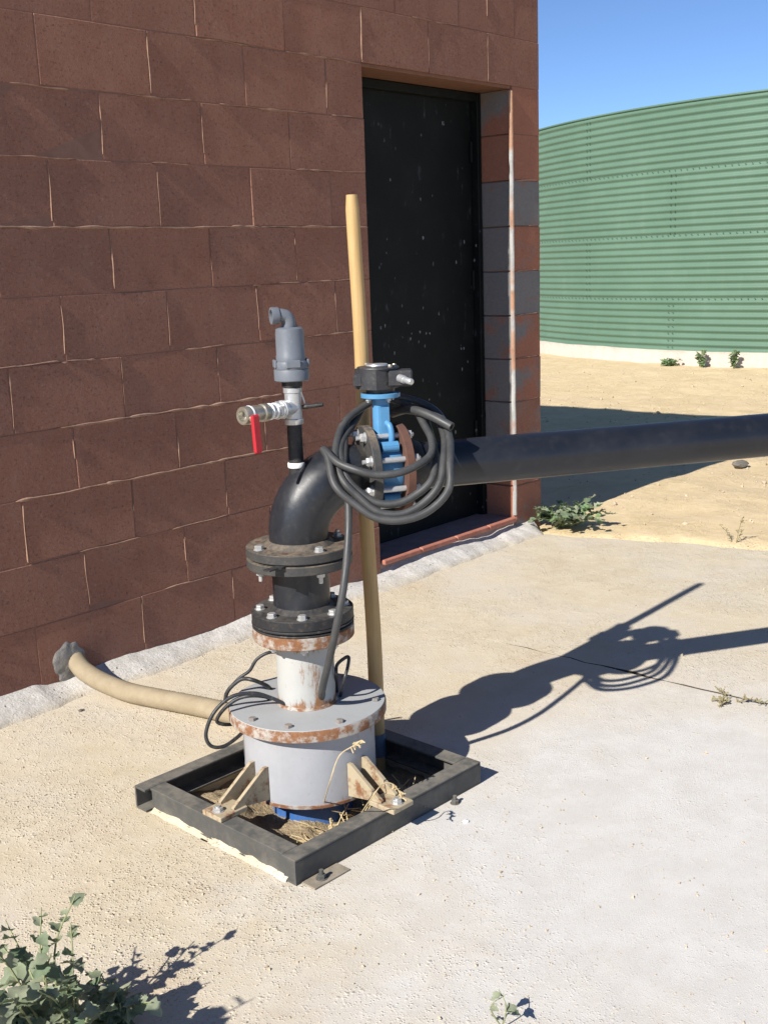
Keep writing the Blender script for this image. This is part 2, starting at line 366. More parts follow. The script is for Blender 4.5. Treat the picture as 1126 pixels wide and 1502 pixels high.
def leaf_mat(name, a, b, vein=.4):
    t = NT(name); r = t.objrand(); n = t.noise(45, 4, .6)
    c = t.mix(r, a, b); c = t.mix(t.ramp(n, .45, .75, 0, vein), c, tuple(x * .62 for x in a))
    m = t.done(c, .6, t.bump(n, .3, .001), 0, .3)
    tr = t.t.nodes.new('ShaderNodeBsdfTranslucent'); t.L(c, tr.inputs[0]); mx = t.t.nodes.new('ShaderNodeMixShader'); mx.inputs[0].default_value = .3
    t.L(t.b.outputs[0], mx.inputs[1]); t.L(tr.outputs[0], mx.inputs[2]); t.L(mx.outputs[0], t.out.inputs[0]); return m
M['leaf'] = leaf_mat('grey_green_leaf', (.155, .215, .125), (.35, .375, .26)); M['leaf2'] = leaf_mat('green_leaf', (.16, .26, .11), (.25, .34, .19))
M['stem'] = simple('green_stem', (.22, .26, .12), (.30, .30, .16), .7, 40); M['straw'] = simple('dry_straw', (.50, .38, .20), (.62, .50, .30), .8, 40)
M['twig'] = simple('dry_twig', (.22, .19, .10), (.30, .26, .15), .8, 40)
M['soil'] = simple('frame_soil', (.27, .205, .125), (.44, .35, .23), .95, 22, .9, .02, .1)
M['crackdirt'] = simple('joint_dirt', (.045, .035, .025), (.10, .08, .055), .95, 30)
M['pebble'] = simple('pebbles', (.36, .28, .18), (.58, .50, .38), .9, 40); M['darkstone'] = simple('dark_stone', (.10, .09, .08), (.2, .18, .15), .9, 30)

# ================================================================== SETTING
def fbm(x, y, s, z=0.0): return mnoise.fractal(Vector((x * s, y * s, z)), 1.0, 2.0, 4)
# frame geometry is needed by the slab cut-out
FC = Vector((.044, -1.150)); FA = R_(-2.0); FHX, FHY = .314, .287
def frame_pt(x, y, z): c, s = math.cos(FA), math.sin(FA); return Vector((FC.x + x * c - y * s, FC.y + x * s + y * c, z))

def geo_axis(c0, c1, step, far, grow=1.35):
    a = []; x = c0
    while x <= c1 + 1e-6: a.append(x); x += step
    s = step
    b = []; x = c1
    while x < far: s *= grow; x += s; b.append(x)
    s = step; d = []; x = c0
    while x > -far: s *= grow; x -= s; d.append(x)
    return d[::-1] + a + b
def slab_edge(y): return 2.64 - .16 * (y + .1) * .55 * 0 + (-(y + .1)) * .27 * (1 if y > -1.6 else 0) + (.27 * 1.5 if y <= -1.6 else 0) * 1 + .05 * fbm(0, y, 2.2, 3.0)
def tank_rise(x, y):
    d = math.hypot(x - 15.91, y - 2.19) - 6.0; t = max(0., min(1., 1 - (d - .1) / 2.6)); return .065 * t * t * (3 - 2 * t)
xs = geo_axis(2.2, 10.6, .07, 900); ys = geo_axis(-3, 3.2, .07, 900)
mb = MB(); nx, ny = len(xs), len(ys)
for y in ys:
    for x in xs:
        near = max(0.0, 1 - max(0, math.hypot(x - 4.5, y) - 6) / 6)
        if x < slab_edge(max(-3, min(0, y))) + .02 and y < .05: z = -.06
        else: z = -.012 + .018 * fbm(x, y, .9) * near + .010 * fbm(x, y, 4.0, 2.) * near + .14 * fbm(x, y, .05, 5.) * (1 - near) * (0 if math.hypot(x - 10, y - 3) < 12 else 1)
        if x > 2.7 and -1.7 < y < .4: z += .012 * math.exp(-((x - 3.5) / .8) ** 2)
        z += tank_rise(x, y)
        mb.v.append(Vector((x, y, z)))
for j in range(ny - 1):
    for i in range(nx - 1): mb.f.append((j * nx + i, j * nx + i + 1, (j + 1) * nx + i + 1, (j + 1) * nx + i))
tag(mb.build('sand_ground', M['sand'], None, 180, (0, 0, 0)), kind='structure')

def joint_x(y): return 1.25 + .016 * fbm(0, y, 3.0, 9.) + .012 * fbm(0, y, 14., 1.)
def slab(name, xl, xr, hole):
    mb = MB(); N = 160
    Y = [-9 + 9.25 * k / N for k in range(N + 1)]
    if hole:
        # left slab: strips left / right of the frame pit and before / behind it, one ring of quads
        h = [frame_pt(sx * (FHX - .02), sy * (FHY - .02), 0) for sx, sy in ((-1, -1), (1, -1), (1, 1), (-1, 1))]
        out = [Vector((xl(0), -9, 0)), Vector((1.25, -9, 0)), Vector((1.25, .25, 0)), Vector((xl(0), .25, 0))]
        edge = [Vector((xr(y), y, 0)) for y in Y]
        mb.add(h, []); mb.add([out[0], out[3]], []); mb.add(edge, [])
        e0, e1 = 6, 6 + N
        kmid1 = min(range(N + 1), key=lambda k: abs(Y[k] - h[1].y)); kmid2 = min(range(N + 1), key=lambda k: abs(Y[k] - h[2].y))
        mb.f += [(4, e0) + tuple(range(e0 + 1, e0 + kmid1 + 1)) + (1, 0)]
        mb.f += [(1,) + tuple(range(e0 + kmid1, e0 + kmid2 + 1)) + (2,)]
        mb.f += [(2,) + tuple(range(e0 + kmid2, e1 + 1)) + (5, 3)]
        mb.f += [(5, 4, 0, 3)]
        n0 = len(mb.v); mb.v += [p + Vector((0, 0, -.12)) for p in h]
        mb.f += [(i, (i + 1) % 4, n0 + (i + 1) % 4, n0 + i) for i in range(4)]
    else:
        L_ = [Vector((xl(y), y, 0)) for y in Y]; Rr = [Vector((xr(y), y, 0)) for y in Y]
        mb.add(L_ + Rr, [(k, N + 1 + k, N + 2 + k, k + 1) for k in range(N)])
        e0 = 0; n0 = len(mb.v); mb.v += [p + Vector((.02, 0, -.1)) for p in Rr]; mb.f += [(N + 1 + k, n0 + k, n0 + k + 1, N + 2 + k) for k in range(N)]
    # joint-side wall
    ed = range(6, 7 + N) if hole else range(0, N + 1); ed = list(ed); n0 = len(mb.v)
    mb.v += [mb.v[i] + Vector((0, 0, -.08)) for i in ed]
    mb.f += [((ed[k], n0 + k, n0 + k + 1, ed[k + 1]) if hole else (ed[k + 1], n0 + k + 1, n0 + k, ed[k])) for k in range(N)]
    o = mb.build(name, M['slab'], None, 0, (0, 0, 0))
    if not hole:                                 # dirt packed in the open joint
        o.data.materials.append(M['crackdirt'])
        for pl in o.data.polygons[-N:]: pl.material_index = 1
    return tag(o, kind='structure')
slab('concrete_slab', lambda y: -9, joint_x, True)
sl = slab('concrete_slab', lambda y: joint_x(y) + (.011 + .024 * max(-.3, fbm(0, y, 7., 4.))) * max(0., min(1., (-.80 - y) / .35)) - .003 * (y > -.8), slab_edge, False)
for v in sl.data.vertices:
    v.co.z -= .0006

# ================================================================== PUMP HOUSE
WX0, WX1, WD = -3.0, 2.79, 4.0
DX0, DX1, DZ0, DZ1 = 1.60, 2.575, .085, 2.03
Z0, CH, NC = .03, .2, 14; ZT = Z0 + CH * NC
house = empty('pump_house', (0, 0, 0), 'reddish brown painted concrete block pump house with recessed black door', 'building')
# mortar core of the walls (behind and between the blocks)
mb = MB(); cy = .0012
for lo, hi in (((WX0 + .004, cy, -.06), (DX0 - .003, .19, ZT)), ((DX0 - .003, cy, DZ1 + .004), (WX1 - .006, .19, ZT)), ((DX1 + .004, cy, -.06), (WX1 - .006, .19, DZ1 + .004))): mb.box(lo, hi)
wall = mb.build('wall', M['mortar'], house, 0)
mb = MB(); mb.box((WX0 + .004, .19, -.06), (WX0 + .2, WD - .2, ZT)); mb.box((WX1 - .2, .191, -.06), (WX1 - .006, WD - .2, ZT)); mb.box((WX0 + .004, WD - .2, -.06), (WX1 - .006, WD, ZT))
mb.build('rear_wall', M['block'], house, 0)
mb = MB(); mb.box((WX0 - .01, -.004, ZT + .002), (WX1 + .006, WD + .01, ZT + .03), None, .004); mb.build('roof', M['roof'], house, 0)
# blocks: shared meshes, one object each
bcache = {}
GREY = {0: 0, 1: 0, 2: 1, 3: 0, 4: 0, 5: 1, 6: 0, 7: 1, 8: 0, 9: 0}   # courses of the door pier left in bare cement
def block_mesh(w_, var, mat):
    k = (round(w_, 3), var, mat)
    if k not in bcache:
        m_ = MB(); g = .0013
        m_.box((g, 0, g), (w_ - g, .17, CH - g), None, .0016 + .0006 * var)
        r2 = random.Random(var * 31 + int(w_ * 1000))
        m_.v = [v + Vector((r2.uniform(-.0015, .0015), r2.uniform(-.0010, .0010), r2.uniform(-.0012, .0012))) for v in m_.v]
        bcache[k] = m_.mesh('block', M[mat], 0)
    return bcache[k]
for i in range(NC):
    z = Z0 + i * CH; off = 0.0 if i % 2 == 0 else .2
    spans = [(WX0, DX0), (DX1, WX1)] if z + .1 < DZ1 else [(WX0, WX1)]
    for a, b in spans:
        cuts = [a] + [off + .4 * k for k in range(-10, 10) if a + .05 < off + .4 * k < b - .05] + [b]
        for c0, c1 in zip(cuts, cuts[1:]):
            pier = a == DX1
            dy = rnd.uniform(-.0015, .0008)
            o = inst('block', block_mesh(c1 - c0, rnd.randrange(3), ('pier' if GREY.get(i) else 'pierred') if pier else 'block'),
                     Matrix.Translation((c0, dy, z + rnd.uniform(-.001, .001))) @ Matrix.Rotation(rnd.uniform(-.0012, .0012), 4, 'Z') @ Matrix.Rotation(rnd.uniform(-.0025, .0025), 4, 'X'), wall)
# squeezed-out mortar beads along the joints
mb = MB()
def bead(p0, p1, wdt):
    p0, p1 = Vector(p0), Vector(p1); Ln = (p1 - p0).length; n = max(3, int(Ln / .012)); ax = (p1 - p0).normalized(); side = Vector((0, -1, 0)).cross(ax)
    vv = []; ff = []
    ph = rnd.uniform(0, 50)
    for k in range(n + 1):
        t = k / n; c = p0 + (p1 - p0) * t
        q = min(1, 6 * t * Ln / .05, 6 * (1 - t) * Ln / .05)
        a = wdt * q * (.35 + 1.5 * abs(mnoise.noise(Vector((t * Ln * 14, ph, 0))))) * (1 if mnoise.noise(Vector((t * Ln * 5, ph, 7))) > -.42 else .12)
        c = c + side * (.004 * mnoise.noise(Vector((t * Ln * 9, ph, 3)))) + Vector((0, -.0018, 0))
        vv += [c - side * a + Vector((0, .003, 0)), c - side * a * .5 + Vector((0, -a * .8, 0)), c + side * a * .5 + Vector((0, -a * .8, 0)), c + side * a + Vector((0, .003, 0))]
    for k in range(n):
        for q in range(3): ff.append((k * 4 + q, k * 4 + q + 1, k * 4 + 5 + q, k * 4 + 4 + q))
    mb.add(vv, ff)
ZL = lambda k: 2.03 - .2 * (k - 1)
H = {1: [(.75, 1.03), (1.2, 1.59)], 2: [(-.2, .05), (.1, .3), (.5, .78), (.88, 1.3), (1.42, 1.59)], 3: [(-.25, .3), (.58, .74), (1.22, 1.6)], 4: [(-.25, .98), (.9, 1.6)], 5: [(.98, 1.22), (1.25, 1.5)],
     6: [(-.02, .18), (.2, .32), (.66, .84), (1.2, 1.58)], 7: [(.13, .45), (.4, 1.1)], 8: [(-.02, .35), (.3, 1.2)], 9: [(.18, .42), (.55, .8)], 10: [(.5, .7)], 0: [(1.9, 2.2)], -1: [(.2, .6)]}
for k, ss in H.items():
    for a, b in ss: bead((a, 0, ZL(k)), (b, 0, ZL(k) + rnd.uniform(-.003, .003)), (.0055 if k in (7, 8) else .0046 if k == 4 else .0036))
Vv = [(.6, 1), (1.4, 1), (.4, 2), (.8, 2), (.2, 3), (.6, 3), (.4, 4), (.8, 4), (1.2, 4), (.2, 5), (.6, 5), (1.0, 5), (1.4, 5), (0, 6), (.4, 6), (.8, 6), (.2, 7), (.6, 7), (1.0, 7), (0, 8), (.4, 8), (.8, 8), (.2, 9), (.6, 9), (.4, 10), (.8, 10), (.8, 0), (1.6, 0), (2.0, 0), (2.4, 0), (2.4, -1)]
for X, k in Vv:
    a = rnd.uniform(0, .05); strong = (X, k) in ((1.2, 4), (0, 6), (.6, 7), (0, 8), (.2, 9), (.4, 4), (1.4, 5), (.6, 1), (2.4, 0), (1.6, 0), (.2, 3))
    bead((X + rnd.uniform(-.003, .003), 0, ZL(k) - a), (X, 0, ZL(k + 1) + rnd.uniform(.0, .1 if not strong else .02)), .0021 if strong else .0011)
for k in range(40):
    X = rnd.uniform(-3, -.3); j = rnd.randrange(-2, 11); bead((X, 0, ZL(j)), (X + rnd.uniform(.15, .5), 0, ZL(j)), .004)
for k in range(3, 11): bead((DX1 + .01, 0, ZL(k)), (WX1 - .02, 0, ZL(k) + .004), .003)
bd = mb.build('mortar_bead', M['bead'], wall, 60); bd['kind'] = 'stuff'
# lintel soffit and reveal facing, sill
mb = MB(); mb.box((DX0 + .002, .004, DZ1 - .012), (DX1 - .001, .185, DZ1 + .002), None, .002); mb.build('lintel', M['render'], house, 0)
jamb = MB(); jamb.box((DX1 - .0, .19, .03), (DX1 + .1, .2, DZ1)); jb = jamb.build('jamb', M['cement'], house, 0)
for i in range(10):
    m_ = MB(); z = Z0 + i * CH; z1 = min(z + CH - .003, DZ1 - .013)
    m_.box((DX1 - .0055 + rnd.uniform(-.0012, .0012), .003, z + .003), (DX1 + .02, .188, z1), None, .002)
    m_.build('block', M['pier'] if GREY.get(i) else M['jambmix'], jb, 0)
# pale strip on the right jamb arris, its sunlit edge put into the colour
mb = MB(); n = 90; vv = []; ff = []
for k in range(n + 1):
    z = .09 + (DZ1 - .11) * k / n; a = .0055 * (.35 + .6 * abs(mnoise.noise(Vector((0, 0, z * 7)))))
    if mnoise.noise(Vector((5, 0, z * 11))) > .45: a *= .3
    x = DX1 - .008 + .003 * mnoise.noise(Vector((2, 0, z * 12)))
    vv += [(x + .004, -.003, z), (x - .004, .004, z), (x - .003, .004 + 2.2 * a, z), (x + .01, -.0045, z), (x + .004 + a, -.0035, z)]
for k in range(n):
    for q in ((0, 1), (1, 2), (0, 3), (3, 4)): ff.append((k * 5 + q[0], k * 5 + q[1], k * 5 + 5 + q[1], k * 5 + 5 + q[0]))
mb.add(vv, ff); mb.build('arris_sun_strip', M['arris'], jb, 60)
mb = MB(); mb.box((DX0 + .001, .012, -.04), (DX1 - .008, .40, .078), None, .003); sill = mb.build('door_sill', M['sill'], house, 0)
tx = DX0 + .01
while tx < DX1 - .05:
    wt = min(.245, DX1 - .012 - tx); m_ = MB(); m_.box((tx, -.016, .062), (tx + wt - .004, .008, .084 + rnd.uniform(-.001, .001)), None, .004); m_.build('tile', M['tile'], sill, 0); tx += wt
# door: leaf, frame
mb = MB(); mb.box((DX0 + .03, .200, .08), (DX1 - .03, .225, DZ1 - .03), None, .003); door = mb.build('door', M['door'], house, 0)
for lo, hi in (((DX0 + .004, .160, .079), (DX0 + .035, .199, DZ1 - .015)), ((DX1 - .040, .160, .079), (DX1 - .012, .199, DZ1 - .015)), ((DX0 + .036, .162, DZ1 - .05), (DX1 - .041, .199, DZ1 - .014))):
    m_ = MB(); m_.box(lo, hi, None, .003); m_.build('door_frame', M['door'], door, 0)
for z in (.45, 1.15, 1.72):
    m_ = MB(); m_.lathe([(.008, 0), (.008, .09)], 12, Matrix.Translation((DX1 - .047, .193, z))); m_.build('hinge', M['door'], door)
# cement fillet along the base of the wall
mb = MB(); n = 420; vv = []; ff = []; prof = 9
for k in range(n + 1):
    x = WX0 + (2.72 - WX0) * k / n
    wdt = .13 + .035 * fbm(x, 0, 2.1, 2) + .014 * fbm(x, 0, 9, 4); top = .045 + .028 * max(-.6, fbm(x, 0, 2.3, 6)) + .004 * fbm(x, 0, 9, 1)
    if x > DX0: top = min(top, .055)
    endf = min(1, max(.25, (2.74 - x) / .12)); wdt *= endf
    for q in range(prof):
        t = q / (prof - 1); y = .02 - (wdt + .02) * t
        z = top * (1 - t) ** .9 + .003 * fbm(x * .5, t * .05, 22, 8) * (1 - t * .5) - .012 * (t > .99)
        if q == 0: z += .01
        vv.append((x, y, max(z, -.012)))
for k in range(n):
    for q in range(prof - 1): ff.append((k * prof + q, (k + 1) * prof + q, (k + 1) * prof + q + 1, k * prof + q + 1))
ff = [tuple(reversed(f)) for f in ff]
mb.add(vv, ff); tag(mb.build('footing_fillet', M['fillet'], house, 70), 'whitish cement fillet along the base of the wall')
# cement patch where the conduit enters
pc = on_y(100, 962, 0); mb = MB(); vv = [(pc.x, -.006, pc.z - .02)]; ff = []
rings = 5; sg = 48
for q in range(1, rings + 1):
    for k in range(sg):
        a = 2 * math.pi * k / sg; rr_ = (q / rings) * (.068 + .022 * mnoise.noise(Vector((math.cos(a) * 2, math.sin(a) * 2, 4))))
        x = pc.x + rr_ * math.cos(a); z = pc.z - .02 + rr_ * 1.15 * math.sin(a)
        y = -.006 * (1 - (q / rings) ** 2) + .0035 * mnoise.noise(Vector((x * 40, z * 40, 2))) + (.006 if q == rings else 0)
        vv.append((x, y, z))
for k in range(sg): ff.append((0, 1 + (k + 1) % sg, 1 + k))
for q in range(rings - 1):
    for k in range(sg): a = 1 + q * sg; ff.append((a + k, a + (k + 1) % sg, a + sg + (k + 1) % sg, a + sg + k))
mb.add(vv, ff); mb.build('cement_patch', M['cement'], house, 60)

# ================================================================== WATER TANK
TC = Vector((15.91, 2.19, 0)); TR = 6.0; RZ = [.2, .76, 1.45, 2.14, 2.84]
tank = empty('water_tank', (TC.x, TC.y, 0), 'large round green corrugated steel water tank beyond the pump house', 'water tank')
PITCH = .0767
def sheet(z0, z1, a0, a1):
    mb = MB(); ns = max(4, int((a1 - a0) / R_(1.2))); nz = int((z1 - z0) / PITCH * 8 + .5)
    for k in range(ns + 1):
        a = a0 + (a1 - a0) * k / ns
        for j in range(nz + 1):
            z = z0 + (z1 - z0) * j / nz; r = TR + .0108 * math.cos(2 * math.pi * (z - .2) / PITCH)
            mb.v.append(Vector((TC.x + r * math.cos(a), TC.y + r * math.sin(a), z)))
    for k in range(ns):
        for j in range(nz): b = k * (nz + 1) + j; mb.f.append((b, b + nz + 1, b + nz + 2, b + 1))
    return mb.build('sheet', M['tank'], tank, 180)
A0 = 159.1
for row in range(4):
    z0, z1 = RZ[row], RZ[row + 1]
    base = A0 if row % 2 == 1 else A0 + 12.6
    for k in range(-5, 6):
        a0, a1 = base + 25.2 * k, base + 25.2 * (k + 1)
        if a1 < 88 or a0 > 290: continue
        sheet(z0 + .001, z1 + .006, R_(a0 - .12), R_(a1 - .0))
# bolts along the seams
bolts = {}
bm_ = MB()
def tbolt(a, z):
    p = Vector((TC.x + (TR + .011) * math.cos(a), TC.y + (TR + .011) * math.sin(a), z)); bm_.lathe([(.006, -.004), (.006, .005), (.004, .008)], 6, frame((math.cos(a), math.sin(a), 0), p))
for z in RZ[1:4]:
    a = 110.
    while a < 235: tbolt(R_(a), z + .012); a += .72
for row in range(4):
    base = A0 if row % 2 == 1 else A0 + 12.6
    for k in range(-3, 5):
        a = base + 25.2 * k
        if a < 105 or a > 240: continue
        z = RZ[row] + PITCH * .5
        while z < RZ[row + 1]: tbolt(R_(a - .28), z); tbolt(R_(a + .28), z); z += PITCH
bo = bm_.build('seam_bolts', M['tankbolt'], tank, 30); bo['kind'] = 'stuff'
mb = MB(); P = [TC + Vector((TR * math.cos(R_(a)), TR * math.sin(R_(a)), 2.85)) for a in range(88, 292, 2)]
mb.tube(P, .014, 6); mb.build('top_rim', M['tank'], tank)
mb = MB(); vv = []; ff = []; n = 260
for k in range(n + 1):
    a = R_(85 + 210 * k / n); top = .2 + .012 * fbm(k * .12, 0, 1.); rr_ = TR + .045 + .015 * fbm(k * .2, 3, 1.)
    for r, z in ((TR - .05, top + .006), (TR + .03, top + .004), (rr_ - .02, top - .03), (rr_, .12), (rr_ + .01, -.06)): vv.append((TC.x + r * math.cos(a), TC.y + r * math.sin(a), z))
for k in range(n):
    for q in range(4): ff.append((k * 5 + q, k * 5 + q + 1, k * 5 + 6 + q, k * 5 + 5 + q))
mb.add(vv, ff); mb.build('footing_ring', M['pinkcement'], tank, 60)
# back of the tank, plain
mb = MB(); vv = []; ff = []; n = 60
for k in range(n + 1):
    a = R_(-72 + 162 * k / n)
    for z in (-.05, 2.845): vv.append((TC.x + TR * math.cos(a), TC.y + TR * math.sin(a), z))
for k in range(n): ff.append((k * 2, k * 2 + 2, k * 2 + 3, k * 2 + 1))
mb.add(vv, ff); mb.build('rear_shell', M['tank'], tank, 60)

# ================================================================== WELL BASE FRAME
bf = empty('base_frame', frame_pt(0, 0, 0), 'black tarred steel channel frame around the well, lying on the concrete', 'steel frame')
FM = Matrix.Translation((FC.x, FC.y, 0)) @ Matrix.Rotation(FA, 4, 'Z')
FT = .060
def channel(name, lo, hi, web, axis, wid=.062, th=.006):
    """C channel: 'web' gives the side the web stands on, flanges top and bottom"""
    mb = MB(); x0, y0 = lo; x1, y1 = hi
    mb.box((x0, y0, FT - th), (x1, y1, FT), FM, .0012)
    mb.box((x0 + .001, y0 + .001, .001), (x1 - .001, y1 - .001, th), FM)
    if web == '-y': mb.box((x0 + .0005, y0 + .0006, th + .0005), (x1 - .0005, y0 + th, FT - th - .0005), FM)
    if web == '+y': mb.box((x0 + .0005, y1 - th, th + .0005), (x1 - .0005, y1 - .0006, FT - th - .0005), FM)
    if web == '-x': mb.box((x0 + .004, y0, th + .0005), (x0 + .004 + th, y1, FT - th - .0005), FM)
    if web == '+x': mb.box((x1 - .004 - th, y0, th + .0005), (x1 - .004, y1, FT - th - .0005), FM)
    return mb.build(name, M['frame'], bf, 0)
channel('beam', (-FHX, -FHY), (FHX, -FHY + .044), '-y', 'x')
channel('beam', (-FHX - .012, FHY - .044), (FHX, FHY), '+y', 'x')
channel('beam', (-FHX + .004, -FHY + .0445), (-FHX + .050, FHY - .0445), '-x', 'y')
channel('beam', (FHX - .048, -FHY + .0445), (FHX - .002, FHY - .0445), '+x', 'y')
# grout along the left beam foot
mb = MB(); vv = []; ff = []; n = 60
for k in range(n + 1):
    y = -FHY + .03 + (2 * FHY - .08) * k / n; wg = max(.002, .006 + .010 * fbm(y, 0, 13, 3)); hg = max(.0, .003 + .009 * fbm(y, 0, 17, 7))
    for x, z in ((-FHX + .008, hg + .006), (-FHX - .001, hg), (-FHX - wg * .6, hg * .4), (-FHX - wg, -.004)): vv.append((x, y, z))
for k in range(n):
    for q in range(3): ff.append((k * 4 + q, k * 4 + q + 1, k * 4 + 5 + q, k * 4 + 4 + q))
mb.add(vv, [tuple(reversed(f)) for f in ff], FM); mb.build('grout', M['slab'], bf, 60)
mb = MB(); mb.box((-FHX + .005, -FHY + .0066, .0066), (-FHX + .011, -FHY + .0444, FT - .0066), FM); mb.build('end_plate', M['frame'], bf, 0)
def hexbolt(mb, p, axis, r=.009, h=.007, thread=0.0, washer=True):
    Mx = frame(axis, p) @ Matrix.Rotation(rnd.uniform(0, 1), 4, 'Z')
    if washer: mb.lathe([(r * 1.25, 0), (r * 1.25, .0016)], 14, Mx)
    z = .0017 if washer else 0
    mb.lathe([(r, z), (r, z + h * .85), (r * .86, z + h)], 6, Mx)
    if thread > 0: mb.lathe([(r * .5, z + h - .001), (r * .5, z + h + thread)], 10, Mx)
    return mb
for q, (x, y) in enumerate(((-FHX + .075, -FHY - .022), (FHX - .10, -FHY - .016))):
    if q == 0: mb = MB(); mb.box((x - .06, y - .020, .0005), (x + .045, y + .0215, .0045), FM, .001); tb = mb.build('anchor_tab', M['tab'], bf, 0)
    mb = MB(); hexbolt(mb, FM @ Vector((x - .022, y - .001, .0045 if q == 0 else -.001)), (0, 0, 1), .010, .009, .010); mb.build('bolt', M['frame'], tb if q == 0 else bf)
# soil in the pit
mb = MB(); n = 40; vv = []; ff = []
for j in range(n + 1):
    for i in range(n + 1):
        x = (-1 + 2 * i / n) * (FHX - .021); y = (-1 + 2 * j / n) * (FHY - .021)
        dl = math.hypot(x + .2, y - .12); z = -.030 + .012 * fbm(x, y, 9, 1.) + .012 * fbm(x, y, 26, 5.) + .045 * math.exp(-(dl / .11) ** 2)
        vv.append((x, y, z))
for j in range(n):
    for i in range(n): b = j * (n + 1) + i; ff.append((b, b + 1, b + n + 2, b + n + 1))
mb.add(vv, ff, FM); tag(mb.build('pit_soil', M['soil'], None, 60), kind='structure')

# ================================================================== WELLHEAD
Wc = Vector((.045, -1.15, 0)); PA = R_(-32); AX = Vector((math.cos(PA), math.sin(PA), 0)); SD = Vector((AX.y, -AX.x, 0))   # SD points to the camera side
PZ = .81
wh = empty('wellhead', (Wc.x, Wc.y, 0), 'grey steel wellhead drum with rusty flanges and black upright elbow pipe', 'wellhead')
TW = Matrix.Translation(Wc)
mb = MB(); mb.lathe([(.100, -.07), (.100, .046)], 40, TW); mb.build('casing_pipe', M['bluepipe'], wh)
mb = MB(); mb.lathe([(.1615, .050), (.1615, .2215)], 64, TW, True, True); drum = mb.build('drum', M['greysteel'], wh)
mb = MB(); mb.lathe([(.1605, .042), (.1632, .043), (.1634, .0505), (.1605, .0515)], 64, TW, True, True); mb.build('drum_rim', M['rust'], drum)
mb = MB(); mb.lathe([(.188, .222), (.1925, .224), (.193, .246), (.190, .2505)], 72, TW, True, False); lid = mb.build('lid', M['rust'], wh)
mb = MB(); mb.lathe([(.1903, .2492), (.1895, .2522), (.0, .2524)], 72, TW, False, False); mb.build('lid_top', M['lidtop'], lid, 30)
for a in (-108, -55, -150, 175, 120, 60, 10):
    p = Wc + Vector((.168 * math.cos(R_(a)), .168 * math.sin(R_(a)), .2525)); mb = MB(); hexbolt(mb, p, (0, 0, 1), .0095, .007, 0, False); mb.build('bolt', M['boltgrey'], lid)
# brackets to the frame
def bracket(ang):
    d = Vector((math.cos(ang), math.sin(ang), 0)); t = Vector((-d.y, d.x, 0)); Mx = frame((0, 0, 1), Wc, d)
    mb = MB(); mb.box((.232, -.034, .0605), (.312, .034, .0725), Mx, .0015); b = mb.build('bracket', M['bracket'], wh, 0)
    for s in (-1, 1):
        mb = MB(); poly = [(.1605, .058), (.252, .073), (.268, .0745), (.268, .078), (.172, .142), (.1605, .142)]
        Mg = Mx @ Matrix(((1, 0, 0, 0), (0, 0, 1, 0), (0, 1, 0, 0), (0, 0, 0, 1)))
        mb.prism(poly, s * .024 - .0045, s * .024 + .0045, Mg); mb.build('gusset', M['bracket'], b, 0)
    mb = MB(); hexbolt(mb, Wc + d * .292 + Vector((0, 0, .0725)), (0, 0, 1), .0115, .008, .003); mb.build('bolt', M['zinc'], b)
for a in (180 - 2, -90 - 2): bracket(R_(a))
mb = MB(); mb.lathe([(.0705, .2525), (.0700, .42)], 48, TW, True, True); mb.build('neck', M['neck'], wh)
mb = MB(); mb.lathe([(.0755, .2526), (.0712, .260)], 48, TW, True, True); mb.build('weld', M['rust'], wh)
def flange(name, z0, z1, r, mat, hub=0.0):
    mb = MB(); e = .0018
    pr = [(r - e, z0), (r, z0 + e), (r, z1 - e), (r - e, z1)]
    if hub: pr += [(hub + .012, z1 + .001), (hub, z1 + .012)]
    mb.lathe(pr, 72, TW); return mb.build(name, M[mat], wh)
f1 = flange('flange', .420, .450, .1225, 'rust'); tag(f1, 'rusty flange on the white neck')
flange('gasket', .4505, .4555, .1225, 'rubber'); flange('gasket', .459, .465, .1235, 'rubber')
mb = MB(); mb.lathe([(.105, .4556), (.105, .4589)], 40, TW); mb.build('packing', M['rubber'], wh)
f2 = flange('flange', .4655, .4905, .1225, 'ductile', .069)
mb = MB(); mb.lathe([(.0685, .4908), (.0685, .5995)], 48, TW); mb.build('spool', M['elbow'], wh)
f3 = flange('flange', .600, .622, .126, 'flange')
mb = MB(); mb.lathe([(.118, .6222), (.118, .6268)], 48, TW); mb.lathe([(.011, 0), (.011, .0038)], 14, Matrix.Translation(Wc + Vector((-.118, -.055, .6225)))); 
mb.box((-.155, -.062, .6226), (-.10, -.042, .6264), TW); mb.build('gasket', M['rubber'], wh)
f4 = flange('flange', .627, .649, .126, 'flange', .073)
for k in range(8):
    a = R_(-90 + 22.5 - 32 + 45 * k + 10); p = Wc + Vector((.101 * math.cos(a), .101 * math.sin(a), 0))
    mb = MB(); hexbolt(mb, p + Vector((0, 0, .4908)), (0, 0, 1), .0105, .009, 0, True); mb.lathe([(.0055, .420), (.0055, .4907)], 10, Matrix.Translation(p)); hexbolt(mb, p + Vector((0, 0, .4198)), (0, 0, -1), .0105, .009, .004)
    mb.build('bolt', M['zinc'], f2)
for k in range(8):
    a = R_(-90 + 22.5 - 32 + 45 * k - 8); p = Wc + Vector((.104 * math.cos(a), .104 * math.sin(a), 0))
    if k % 2 == 0:
        mb = MB(); hexbolt(mb, p + Vector((0, 0, .6493)), (0, 0, 1), .0105, .009, .006 if k == 2 else 0); mb.lathe([(.0055, .60), (.0055, .6492)], 10, Matrix.Translation(p)); hexbolt(mb, p + Vector((0, 0, .5997)), (0, 0, -1), .0105, .010, .014); mb.build('bolt', M['zinc'], f4)
    else:
        mb = MB(); mb.lathe([(.0075, 0), (.0075, .0008)], 14, Matrix.Translation(p + Vector((0, 0, .6491)))); mb.build('bolt_hole', M['brownrust'], f4)
